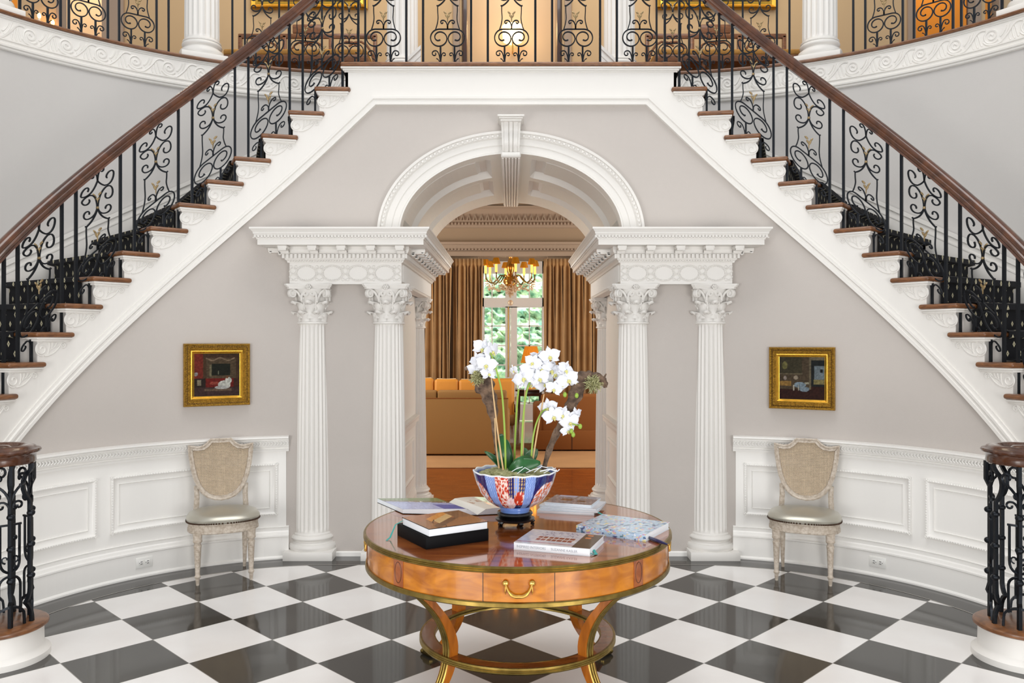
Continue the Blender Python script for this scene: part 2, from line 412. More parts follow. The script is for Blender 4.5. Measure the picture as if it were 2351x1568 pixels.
# walls under the stairs ------------------------------------------
def zlow(t): return min(3.475, 3.71-RISE*UU(t)-.2)                # lower edge of the string band
for sd, nm in SIDES:
    mb = MB(); ts = frange(.93, TEND, .06); v = []; f = []
    for t in ts:
        v += [W(t, 0, 0, sd), W(t, 0, max(.02, zlow(t)-.02), sd)]
    f = [(2*i, 2*i+2, 2*i+3, 2*i+1) for i in range(len(ts)-1)]
    mb.add(v, f, True); struct('wall_'+nm, mb, M['wall'])
# centre wall with the arched opening
AX, AZ, BZ = .835, 2.42, .605
mb = MB(); n = 48; v = []; f = []
for i in range(n+1):
    a = pi*i/n; x = -cos(a); 
    v.append((AX*x, Y0, AZ+BZ*sin(a)));
    # outer rectangle point
    tx = .93*x/max(abs(x), abs(sin(a))*.85, 1e-6) if False else None
    v.append((max(-.93, min(.93, 1.35*x)) , Y0, 3.46 if abs(x) < .69 else 3.46))
f = [(2*i, 2*i+1, 2*i+3, 2*i+2) for i in range(n)]
mb.add(v, f)
for s_ in (-1, 1): mb.add([(s_*.93, Y0, AZ), (s_*.93, Y0, 3.46), (s_*AX, Y0, AZ)], [(0, 1, 2)])
struct('wall_center', mb, M['wall'], recalc=False)

# passage: jambs, vault
JX = .955; YP = 8.3
for sd, nm in SIDES:
    mb = MB(); mb.box(sd*.93, sd*1.0, Y0+.0, YP, 0, 2.3) if sd > 0 else mb.box(-1.0, -.93, Y0, YP, 0, 2.3)
    struct('wall_passage_'+nm, mb, M['white'])
    mb = MB()                                                     # passage wainscot mouldings
    pf = [(0, 0), (.012, 0), (.02, .03), (.045, .05), (.045, .075), (.05, .09), (.05, .105), (0, .105)]
    def jam(prof, z, y0=Y0+.03, y1=YP-.42):
        q = [(y0, o, z+h) for o, h in prof]; r = [(y1, o, z+h) for o, h in prof]; k = len(q)
        mb.add([(sd*(.93-o), y, zz) for y, o, zz in q+r], [tuple(range(k)), tuple(range(k, 2*k))]+[(i, (i+1) % k, (i+1) % k+k, i+k) for i in range(k)])
    jam(pf, .81)
    jam([(0, 0), (.022, 0), (.022, .165), (.012, .2), (.006, .235), (0, .235)], 0)
    for (ya, yb) in ((Y0+.2, YP-.55),):
        path = [(ya, .33), (yb, .33), (yb, .71), (ya, .71)]
        k = MB().sweep(path, [(0, 0), (0, .012), (.02, .018), (.035, .004), (.035, 0)], closed=True)
        k.map(lambda a, b, o: (sd*(.93-o), a, b)); mb._m(k)
    struct('trim_%d' % (3 if sd < 0 else 4), mb, M['white'])
# vault with coffers
def vault():
    th = []
    A = [0.0]; c0, c1 = .16, 1.34                                 # coffer from c0..c1 measured as angle from spring / crown
    marks = sorted(set([0, .10, .14, .20]+[.24+(1.24-.24)*i/16 for i in range(17)]+[1.28, 1.34, 1.38, 1.46, pi/2]))
    full = marks+[pi-m for m in marks[::-1][1:]]
    ys = [Y0, 6.27, 6.31, 6.37, 6.41, 6.84, 6.88, 6.94, 6.98, 7.10, 7.14, 7.20, 7.24, 7.68, 7.72, 7.78, 7.82, YP]
    def depth(a, y):
        b = a if a <= pi/2 else pi-a
        def tri(x, p, q, r=.04): return max(0, min(1, (x-p)/r, (q-x)/r))
        d = tri(b, .10, 1.38)
        e = max(tri(y, 6.27, 6.98, .04), tri(y, 7.10, 7.82, .04))
        g = min(tri(b, .20, 1.28), max(tri(y, 6.37, 6.88), tri(y, 7.2, 7.72)))
        return .055*min(d, e)-.03*g
    v = []; f = []
    for a in full:
        for y in ys:
            d = depth(a, y); v.append(((AX+d)*-cos(a), y, AZ+(BZ+d)*sin(a)))
    n = len(ys)
    for i in range(len(full)-1):
        for j in range(n-1): q = i*n+j; f.append((q, q+1, q+n+1, q+n))
    return MB().add(v, f, False)
struct('ceiling_vault', vault(), M['white'], recalc=False)

# arch surround ----------------------------------------------------
arch = thing('arch_surround', 'white moulded elliptical archivolt with egg ornament over the central passage', 'arch', (0, Y0, AZ))
def ell(off, n=64, a0=0, a1=pi):
    out = []
    for i in range(n+1):
        a = a0+(a1-a0)*i/n; x, z = -AX*cos(a), BZ*sin(a); nx, nz = -cos(a)/AX, sin(a)/BZ; l = sqrt(nx*nx+nz*nz); out.append((x+nx/l*off, z+nz/l*off))
    return out
pr = [(0, .0), (0, .035), (.012, .035), (.016, .025), (.06, .025), (.066, .033), (.11, .033), (.115, .04), (.12, .05), (.145, .05), (.147, .062), (.165, .066), (.165, 0)]
mb = MB(); mb.sweep(ell(0), pr[::1], sm=True); mb.map(lambda a, b, o: (a, -o, b))
mb.build('archivolt', M['white'], arch)
mb = MB()
E = ell(.132, 150)
for i, (x, z) in enumerate(E):
    if i % 2 == 0: mb.sph((x, -.052, z), .0115, 8, 5, (1, .7, 1))
    else: mb.sph((x, -.05, z), .006, 6, 4, (1, .7, 1.4))
mb.build('egg_moulding', M['white'], arch)
mb = MB()
def prof_block(mb, x0, x1, pts): # pts (y,z)
    n = len(pts); v = [(x0, y, z) for y, z in pts]+[(x1, y, z) for y, z in pts]
    mb.add(v, [tuple(range(n)), tuple(range(2*n-1, n-1, -1))]+[(i, (i+1) % n, (i+1) % n+n, i+n) for i in range(n)], True)
KZ = .575; ks = []
for i in range(15):
    t = i/14; z = KZ+.235*t; y = -(.085+.085*(t**1.3)+.025*sin(t*pi*2.0-.6)); ks.append((y, z))
for k, (xa, xb, dy) in enumerate(((-.072, -.052, .012), (-.052, -.02, 0), (-.02, -.012, .01), (-.012, .012, -.006), (.012, .02, .01), (.02, .052, 0), (.052, .072, .012))):
    sc = 1.0
    prof_block(mb, xa, xb, [(0.02, KZ)]+[(y+dy, z) for y, z in ks]+[(0.02, KZ+.235)])
for v in range(len(mb.v)):
    x, y, z = mb.v[v]; q = (z-KZ)/.235; mb.v[v] = (x*(.86+.14*q), y, z)
mb.tube([(-.066, -.1, KZ+.005), (.066, -.1, KZ+.005)], .022, 12)
mb.bbox(-.078, .078, -.185, .02, KZ+.235, KZ+.25, .004); mb.bbox(-.088, .088, -.2, .02, KZ+.25, KZ+.262, .004); mb.bbox(-.098, .098, -.215, .02, KZ+.262, KZ+.275, .003)
mb.build('keystone', M['white'], arch)
mb = MB()
for i in range(6):
    x = -.06+.024*i; mb.bbox(x-.009, x+.009, -.06, YP-Y0-.02, BZ-.045, BZ+.02, .006, 2)
mb.box(-.074, .074, -.05, YP-Y0-.02, BZ-.028, BZ+.03)
mb.build('crown_rib', M['white'], arch)

# entablatures -----------------------------------------------------
EF = 6.05; EXI = .81; EXO = 1.639
eprof = [(0, 2.041), (0, 2.199), (.012, 2.199), (.016, 2.212), (.028, 2.222), (.028, 2.228), (.03, 2.228), (.03, 2.262), (.05, 2.262), (.058, 2.274), (.062, 2.29), (.062, 2.312), (.182, 2.312), (.182, 2.35), (.188, 2.35), (.19, 2.372), (.2, 2.38), (.208, 2.392), (.208, 2.4), (.222, 2.418), (.228, 2.422), (.228, 2.434), (-.3, 2.434), (-.3, 2.3), (-.09, 2.3), (-.09, 2.041)]
for sd, nm in SIDES:
    en = thing('entablature', 'white corniced entablature over the pair of columns %s of the arch' % nm, 'entablature', (0, 0, 0), group=None)
    path = [(EXO, Y0), (EXO, EF), (EXI, EF), (EXI, YP)]
    path = [(x*sd, y) for x, y in path]
    sgn = 1 if sd > 0 else -1
    # left: going -x side wall -> front -> inner; outward normal is to the right of travel for left side
    mb = MB()
    front = eprof
    mb.sweep(path, [(-d*sgn if sd > 0 else -d, z) for d, z in front]) if False else mb.sweep(path, [((d if sd < 0 else -d)*(-1), z) for d, z in front])
    mb.build('cornice', M['white'], en)
    # back fill behind the frieze so that the block is solid to the wall
    mb = MB()
    x0, x1 = sorted((sd*(EXI+.05), sd*(EXO-.03))); mb.box(x0, x1, EF+.05, Y0, 2.05, 2.43)
    mb.build('core', M['white'], en)
    # dentils
    mb = MB(); x = EXI-.03
    while x < EXO+.03:
        a, b = sorted((sd*x, sd*(x+.018))); mb.box(a, b, EF-.047, EF-.02, 2.229, 2.26); x += .0305
    y = EF-.04
    while y < YP-.02:
        a, b = sorted((sd*(EXI-.047), sd*(EXI-.02))); mb.box(a, b, y, y+.018, 2.229, 2.26); y += .0305
    mb.build('dentil_course', M['white'], en)
    # enriched cyma leaves under the top edge + bed mould beads
    mb = MB(); x = EXI-.2
    while x < EXO+.2:
        mb.sph((sd*x, EF-.196, 2.372), .012, 6, 5, (.9, .7, 1.1)); mb.sph((sd*(x+.012), EF-.194, 2.362), .006, 5, 4); x += .024
    bd_ = MB(); x = EXI
    while x < EXO: bd_.sph((sd*x, EF-.02, 2.212), .008, 5, 4); x += .02
    bd_.build('bead_moulding', M['white'], en)
    y = EF-.19
    while y < YP: mb.sph((sd*(EXI-.196), y, 2.372), .012, 6, 4, (.7, .9, 1.1)); y += .03
    mb.build('leaf_moulding', M['white'], en)
    # modillions
    def modillion(x, y, rz):
        q = MB(); q.bbox(-.033, .033, -.165, -.06, 2.288, 2.311, .003)
        q.bbox(-.028, .028, -.158, -.06, 2.275, 2.292, .006); q.tube([(-.028, -.148, 2.284), (.028, -.148, 2.284)], .013, 8)
        q.bbox(-.028, .028, -.09, -.055, 2.262, 2.285, .008); q.tube([(-.028, -.075, 2.272), (.028, -.075, 2.272)], .016, 8)
        return q.build('modillion', M['white'], en, loc=(x, y, 0), rot=(0, 0, rz))
    for x in (1.65, 1.436, 1.226, 1.013, .803): modillion(sd*x, EF+.0, 0)
    m0 = None
    for i in range(10): modillion(sd*EXI, EF+.13+.212*i, -pi/2 if sd > 0 else pi/2)
    modillion(sd*EXO, EF+.04, pi/2 if sd > 0 else -pi/2)
    # frieze ornament
    mb = MB()
    def oval(cx, cy, pl):
        pts = [pl(cx+.078*cos(a), 2.122+.058*sin(a)) for a in [2*pi*i/28 for i in range(28)]]
        mb.tube(pts, .0045, 5, closed=True)
        for i in range(28):
            a = 2*pi*i/28; mb.sph(pl(cx+.07*cos(a), 2.122+.051*sin(a)), .005, 5, 4)
    pf_ = lambda x, z: (sd*x, EF-.003, z)
    for c in (1.515, 1.32, 1.132, .935): oval(c, 0, pf_)
    for c in (1.61, 1.4175, 1.226, 1.034, .845):
        for s1 in (-1, 1):
            mb.tube([pf_(c+.03*s1*sin(k*.9), 2.07+.013*k) for k in range(9)], .0045, 5)
            mb.sph(pf_(c+s1*.018, 2.17), .012, 6, 4, (1, .4, 1)); mb.sph(pf_(c+s1*.018, 2.075), .012, 6, 4, (1, .4, 1))
    y = EF+.05
    while y < YP-.1:
        mb.tube([(sd*(EXI-.003), y, 2.06), (sd*(EXI-.003), y, 2.185)], .009, 6); y += .035
    mb.build('frieze_ornament', M['white'], en)

# columns ----------------------------------------------------------
def shaft_mesh(r0, r1, h, nf=24):
    zs = [0, .006, .02, .035, .3*h, .65*h, h-.035, h-.02, h-.006, h]; prof = [(r0+(r1-r0)*(z/h)**1.4, z) for z in zs]; seg = nf*8
    dep = [0, 0, .6, 1, 1, 1, 1, .6, 0, 0]
    def mod(r, z, a, i):
        k = (a*nf/(2*pi)) % 1; q = abs(k-.5)*2           # 0 centre of flute
        return r-(r*.085*dep[i]*sqrt(max(0, 1-(q/.78)**2)) if q < .78 else 0)
    return MB().lathe(prof, seg=seg, mod=mod)
def base_mesh(w_, r, hp, hb):
    mb = MB(); mb.bbox(-w_, w_, -w_, w_, 0, hp, .003)
    z = hp; k = hb
    prof = [(w_*.96, z), (w_*.99, z+.12*k), (w_*.99, z+.24*k), (w_*.95, z+.36*k), (w_*.86, z+.38*k), (w_*.85, z+.44*k), (w_*.8, z+.5*k), (w_*.8, z+.56*k), (w_*.86, z+.6*k), (w_*.89, z+.68*k), (w_*.88, z+.76*k), (w_*.82, z+.84*k), (r+.012, z+.86*k), (r+.012, z+.93*k), (r+.002, z+k)]
    mb.lathe([(0.001, z)]+prof, seg=48); return mb
def capital_mesh():
    mb = MB(); H = .285
    mb.lathe([(.112, -.012), (.122, -.008), (.122, .004), (.112, .008), (.106, .012), (.108, .12), (.122, .19), (.143, .235), (.150, .25), (0.001, .25)], seg=40)
    def leaf(ang, prof, w_):
        n = len(prof); v = []; f = []; cols = 5
        for i, (r, z) in enumerate(prof):
            t = i/(n-1); ww = w_*(1-.55*t**2)*(1+.16*sin(i*2.6))
            for j in range(cols):
                q = (j-(cols-1)/2)/((cols-1)/2); rr = r+.010*(1-abs(q))-.004*(abs(q) > .9)+(.006*cos(i*2.2) if abs(q) > .4 else 0)
                a = ang+q*ww/2/max(r, .1); v.append((rr*cos(a), rr*sin(a), z-(.012*abs(q)**2 if i > n-4 else 0)))
        m_ = len(v)
        for p in list(v): r_ = sqrt(p[0]**2+p[1]**2); v.append((p[0]*(r_-.012)/r_, p[1]*(r_-.012)/r_, p[2]-.006))
        for i in range(n-1):
            for j in range(cols-1):
                a = i*cols+j; f.append((a, a+1, a+cols+1, a+cols)); f.append((m_+a, m_+a+cols, m_+a+cols+1, m_+a+1))
            for j in (0, cols-1): a = i*cols+j; f.append((a, a+cols, m_+a+cols, m_+a))
        f.append(tuple((n-1)*cols+j for j in range(cols))+tuple(m_+(n-1)*cols+j for j in range(cols-1, -1, -1)))
        mb.add(v, f, True)
    lo = [(.106, 0), (.110, .02), (.112, .04), (.116, .058), (.124, .074), (.140, .088), (.158, .088), (.166, .074)]
    hi = [(.106, .03), (.110, .07), (.113, .10), (.118, .125), (.130, .145), (.150, .162), (.172, .162), (.181, .146)]
    for i in range(8): leaf(2*pi*i/8+pi/8, lo, .088); leaf(2*pi*i/8, hi, .092)
    for i in range(8):                                   # cauliculi between
        a = 2*pi*(i+.5)/8; mb.tube([(.11*cos(a), .11*sin(a), .1), (.118*cos(a), .118*sin(a), .16), (.13*cos(a), .13*sin(a), .19)], [.008, .011, .014], 6)
    for k in range(4):
        a = pi/4+k*pi/2; ca, sa = cos(a), sin(a)
        for s1 in (-1, 1):                               # corner volutes
            st = bez((.118, .15, 0), (.135, .235, 0), (.175, .243, 0), 6)
            sp = [(x, z, 0) for x, z in spiral(.176, .213, .031, .006, 90, -450, 26)]
            pts = []
            for q, (r, z, _) in enumerate(st[:-1]+sp):
                lat = s1*(.035*(1-min(1, q/6)))+s1*.008
                pts.append((r*ca-lat*sa, r*sa+lat*ca, z))
            mb.tube(pts, .0105, 6)
        mb.sph((.176*ca, .176*sa, .213), .02, 8, 6)
        b = k*pi/2; cb, sb = cos(b), sin(b)
        for s1 in (-1, 1):                               # inner helices
            sp = [(s1*x, z) for x, z in bez((.055, .16), (.06, .22), (.03, .232), 5)[:-1]+spiral(.028, .212, .02, .004, 90, 450, 14)]
            mb.tube([(.135*cb-l*sb, .135*sb+l*cb, z) for l, z in sp], .009, 5)
        for j in range(6): mb.sph(((.152)*cb-.014*cos(j*pi/3)*sb, .152*sb+.014*cos(j*pi/3)*cb, .262+.014*sin(j*pi/3)), .009, 6, 4)
        mb.sph((.16*cb, .16*sb, .262), .009, 6, 4)
    for z0, z1, s1 in ((.248, .262, .95), (.262, .272, 1.0), (.272, .285, 1.04)):     # abacus with hollow sides
        poly = []
        for k in range(4):
            a0 = pi/4+k*pi/2; c0 = Vector((cos(a0), sin(a0)))*.2385*s1; c1 = Vector((cos(a0+pi/2), sin(a0+pi/2)))*.2385*s1
            tdir = (c1-c0).normalized(); nn = Vector((tdir.y, -tdir.x)); p0 = c0+tdir*.018; p1 = c1-tdir*.018
            for i in range(9):
                t = i/8; p = p0.lerp(p1, t); inw = .035*sin(pi*t)*s1; c_ = p.normalized(); poly.append((p.x-nn.x*inw, p.y-nn.y*inw) if nn.dot(c_) > 0 else (p.x+nn.x*inw, p.y+nn.y*inw))
        mb.hprism(poly, z0, z1)
    return mb
cm_shaft = cm_base = cm_cap = None
def make_column(label, loc):
    global cm_shaft
    t = thing('column', label, 'column', loc, 0, 'columns flanking the passage')
    base_mesh(.1825, .13, .064, .125).build('base', M['white'], t)
    shaft_mesh(.130, .107, 1.57).build('shaft', M['white'], t, loc=(0, 0, .188), angle=50)
    capital_mesh().build('capital', M['white'], t, loc=(0, 0, 1.758), angle=60)
    return t
col0 = make_column('white fluted column with leafy capital, outer one left of the arch', (-1.497, 6.19, 0))
for x, y, lb in ((-.924, 6.19, 'white fluted column with leafy capital, inner one at the left side of the arch'),
                 (.924, 6.19, 'white fluted column with leafy capital, inner one at the right side of the arch'),
                 (1.506, 6.19, 'white fluted column with leafy capital, outer one right of the arch'),
                 (-.965, 8.1, 'white fluted column deeper inside the passage, partly hidden on the left'),
                 (.965, 8.1, 'white fluted column deeper inside the passage, partly hidden on the right')):
    c = copy_tree(col0); c.location = (x, y, 0); c['label'] = lb

# string band, stairs ---------------------------------------------
def warp(mb, sd): return mb.map(lambda t, o, z: W2(t, o, z, sd))
KMAX = 17
def bracket_mesh():
    """local: x = distance along t from the tread's rear end, z down from the tread's top"""
    mb = MB()
    big = spiral(.205, -.105, .008, .042, 0, 450, 30)
    tail = bez(big[-1], (.15, -.055), (.06, -.066), 6)
    out = [(.163, -.105)]
    o2 = spiral(.205, -.105, .042, .042, 90, 330, 10)
    low = bez((.19, -.148), (.13, -.15), (.085, -.09), 8)
    def tb(p, r=.0045): mb.tube([(x, .0, z) for x, z in p], r, 6)
    tb(big); tb(tail[1:]); tb(spiral(.205, -.105, .042, .044, 60, -100, 12)); tb(low)
    sm_ = spiral(.062, -.085, .020, .004, 60, 560, 20); tb(sm_, .004)
    tb(bez(low[-1], (.075, -.07), sm_[0], 4))
    for i in range(4): tb(bez((.165-.006*i, -.135+.012*i), (.15-.018*i, -.10), (.155-.025*i, -.066), 5), .003)
    mb.box(.02, .24, -.004, .004, -.062, -.056)
    return mb
def carpet_obj(sd, parent):
    prof = []                                            # (t,z) surface line
    for k in range(0, KMAX+1):
        zt = ZL-RISE*k; t1 = TT(k)+.275
        if k == 0: prof.append((TT(0)-.0, zt+.006))
        prof += [(t1-.02, zt+.007), (t1+.004, zt), (t1+.004, zt-.03), (t1-.028, zt-.04), (t1-.028, zt-RISE+.012)]
    L = 0; ls = [0]
    for i in range(1, len(prof)): L += sqrt((prof[i][0]-prof[i-1][0])**2+(prof[i][1]-prof[i-1][1])**2); ls.append(L)
    o0, o1, n = -.15, -1.20, 12; v = []; f = []; uvs = []
    for i, (t, z) in enumerate(prof):
        for j in range(n+1): o = o0+(o1-o0)*j/n; v.append(W2(t, o, z, sd)); uvs.append((-o, ls[i]))
    for i in range(len(prof)-1):
        for j in range(n): a = i*(n+1)+j; f.append((a, a+1, a+n+2, a+n+1))
    me = bpy.data.meshes.new('carpet_runner'); me.from_pydata(v, [], f); uvl = me.uv_layers.new(name='UVMap')
    for lp_ in me.loops: uvl.data[lp_.index].uv = uvs[lp_.vertex_index]
    me.materials.append(M['carpet']); o = bpy.data.objects.new('carpet_runner', me); C.objects.link(o); o.parent = parent
    sl = o.modifiers.new('thick', 'SOLIDIFY'); sl.thickness = .006; return o
for sd, nm in SIDES:
    st = thing('staircase', 'curved white staircase with dark treads rising from the %s to the landing' % nm, 'staircase', (0, 0, 0))
    for k in range(1, KMAX+1):
        mb = MB(); t0 = TT(k); z = ZL-RISE*k
        mb.bbox(t0, t0+.27, -1.22, .05, z-.032, z, .0145, 3); warp(mb, sd).build('tread', M['treadwood'], st, angle=50)
        mb = MB(); mb.box(t0+.215, t0+.235, -1.22, .008, z-RISE, z-.032); warp(mb, sd).build('riser', M['white'], st)
        mb = MB(); mb.bbox(t0+.012, t0+.257, -.1, .038, z-.046, z-.032, .004); mb.bbox(t0+.02, t0+.25, -.1, .028, z-.058, z-.046, .004)
        warp(mb, sd).build('cove_moulding', M['white'], st)
        mb = bracket_mesh(); mb.map(lambda x, y, zz: (t0+x, .014+y, z+zz)); warp(mb, sd).build('scroll_bracket', M['white'], st)
    carpet_obj(sd, st)
    mb = MB(); tb = [(TT(0)+.235, TT(1)+.235, 1)]
    for k in range(1, KMAX+1):
        a, b = TT(k-1)+.235, TT(k)+.235; zt = ZL-RISE*k-.03
        for ts in [frange(a, b, .07)]:
            for q in range(len(ts)-1):
                ta, tb_ = ts[q], ts[q+1]; za, zb = max(.0, zlow(ta)), max(0., zlow(tb_))
                v = [(ta, .012, za), (tb_, .012, zb), (tb_, .012, zt), (ta, .012, zt), (ta, -.05, za), (tb_, -.05, zb), (tb_, -.05, zt), (ta, -.05, zt)]
                mb.add(v, [(0, 1, 2, 3), (7, 6, 5, 4), (0, 4, 5, 1), (3, 2, 6, 7)]+([(0, 3, 7, 4)] if q == 0 else [])+([(1, 5, 6, 2)] if q == len(ts)-2 else []))
    warp(mb, sd).build('string', M['white'], st)
    # skirting on the outer side, following the treads
    mb = MB(); ts = frange(TT(-1), TT(KMAX), .1)
    for q in range(len(ts)-1):
        ta, tb_ = ts[q], ts[q+1]; za, zb = [ZL-RISE*(UU(x)-.9) for x in (ta, tb_)]
        for o0, lo_, hi_ in ((-1.235, -.75, .22), (-1.222, .20, .235), (-1.23, .14, .155)):
            v = [(ta, o0, za+lo_), (tb_, o0, zb+lo_), (tb_, o0, zb+hi_), (ta, o0, za+hi_), (ta, -1.26, za+lo_), (tb_, -1.26, zb+lo_), (tb_, -1.26, zb+hi_), (ta, -1.26, za+hi_)]
            mb.add(v, [(0, 1, 2, 3), (0, 4, 5, 1), (3, 2, 6, 7)])
    warp(mb, sd).build('wall_skirt', M['white'], st)
# landing
ld = thing('landing', 'white stair landing with dark wooden edge above the arch', 'landing', (0, 0, 0))
XL = TT(0)+.235
mb = MB(); mb.bbox(-XL-.032, XL+.032, Y0-.055, 7.4, ZL-.032, ZL, .0145, 3); mb.build('landing_floor', M['treadwood'], ld, angle=50)
mb = MB(); mb.box(-XL, XL, Y0-.012, Y0+.05, 3.475, ZL-.03); 
for s_ in (-1, 1): mb.prism([(s_*1.047, 3.465), (s_*XL, zlow(XL)-.005), (s_*XL, 3.4749), (s_*1.04, 3.4749)][::1], Y0-.012, Y0+.05)
for s_ in (-1, 1): mb.box(min(s_*XL, s_*(XL-.02)), max(s_*XL, s_*(XL-.02)), Y0-.012, 7.4, 3.475, ZL-.03)
mb.build('fascia', M['white'], ld)
mb = MB()
for i, (h0, h1, p) in enumerate(((.032, .046, .043), (.046, .06, .03), (.06, .07, .02))): mb.bbox(-XL-p+.012, XL+p-.012, Y0-p, Y0, ZL-h1, ZL-h0, .003)
mb.build('cove_moulding', M['white'], ld)
# moulding along the lower edge of the strings and the landing
ts = [TT(0.19)]+frange(TT(.6), TEND-.0, .1)
pathL = [(-t, zlow(t)) for t in ts if zlow(t) > -.2]
path = pathL[::-1]+[(-x, z) for x, z in pathL]
mp = [(0, 0), (0, .022), (-.018, .022), (-.022, .034), (-.036, .034), (-.042, .024), (-.056, .024), (-.06, .03), (-.08, .03), (-.082, 0)]
mb = MB(); mb.sweep(path, mp)
mb.map(lambda a, b, o: W(abs(a), o, b, -1 if a < 0 else 1)); struct('trim_5', mb, M['white'])

# outer wall + gallery edge ---------------------------------------
for sd, nm in SIDES:
    mb = MB(); ts = frange(.0, XO+RO*pi/2+2.2, .12); v = []
    ts = frange(1.0, XO+RO*pi/2+2.2, .12)
    for t in ts: v += [WO(t, 0, 0, sd), WO(t, 0, 3.8, sd)]
    mb.add(v, [(2*i, 2*i+2, 2*i+3, 2*i+1) for i in range(len(ts)-1)], True); struct('wall_stair_'+nm, mb, M['outer'])
gprof = [(0, 3.775), (.012, 3.775), (.022, 3.782), (.022, 3.795), (.034, 3.80), (.036, 3.812), (.02, 3.825), (.02, 3.842), (.030, 3.846), (.030, 3.853), (.014, 3.86), (.014, 4.005), (.02, 4.008), (.02, 4.015), (.032, 4.022), (.032, 4.03), (0, 4.03)]
mb = MB(); ts = frange(0, XO+RO*pi/2+1, .1)
pth = [(-WO(t, 0, 0, 1)[0], WO(t, 0, 0, 1)[1]) for t in ts][::-1]; pth += [(-x, y) for x, y in pth[::-1][1:]]
mb.sweep(pth, [(-d, z) for d, z in gprof], sm=False); struct('trim_6', mb, M['white'])
mb = MB(); npf = [(.038, 4.032), (.048, 4.036), (.052, 4.046), (.048, 4.056), (.038, 4.06), (-.28, 4.06), (-.28, 4.032)]
mb.sweep(pth, [(-d, z) for d, z in npf], sm=True); struct('trim_7', mb, M['treadwood'])
# wave scroll ornament on the frieze
mb = MB(); S_ = .262; nsc = int((XO+RO*pi/2)/S_)+1
def scroll_unit():
    u = []
    u.append((spiral(0, 0, .006, .060, 0, 680, 44), .0085))
    u.append((bez((-.055, -.035), (-.03, -.08), (.06, -.066), 6)+bez((.06, -.066), (.11, -.03), (.15, .035), 5)[1:]+bez((.15, .035), (.18, .072), (.222, .052), 5)[1:], .010))
    u.append((bez((.062, -.02), (.09, .0), (.105, .05), 6), .008)); u.append((bez((.075, -.04), (.112, -.01), (.128, .058), 6), .007))
    u.append((bez((.15, .015), (.148, -.03), (.165, -.066), 5), .007)); u.append((bez((.168, .03), (.18, -.02), (.192, -.06), 5), .007)); u.append((bez((.13, -.025), (.125, -.05), (.135, -.066), 5), .006))
    return u
SU = scroll_unit()
for sd, nm in SIDES:
    for i in range(nsc):
        tc = .12+S_*i
        for pts, r in SU:
            mb.tube([WO(tc+(-x if sd < 0 else x), .014, 3.932+z, sd) for x, z in pts], r, 5)
struct('trim_8', mb, M['white'])

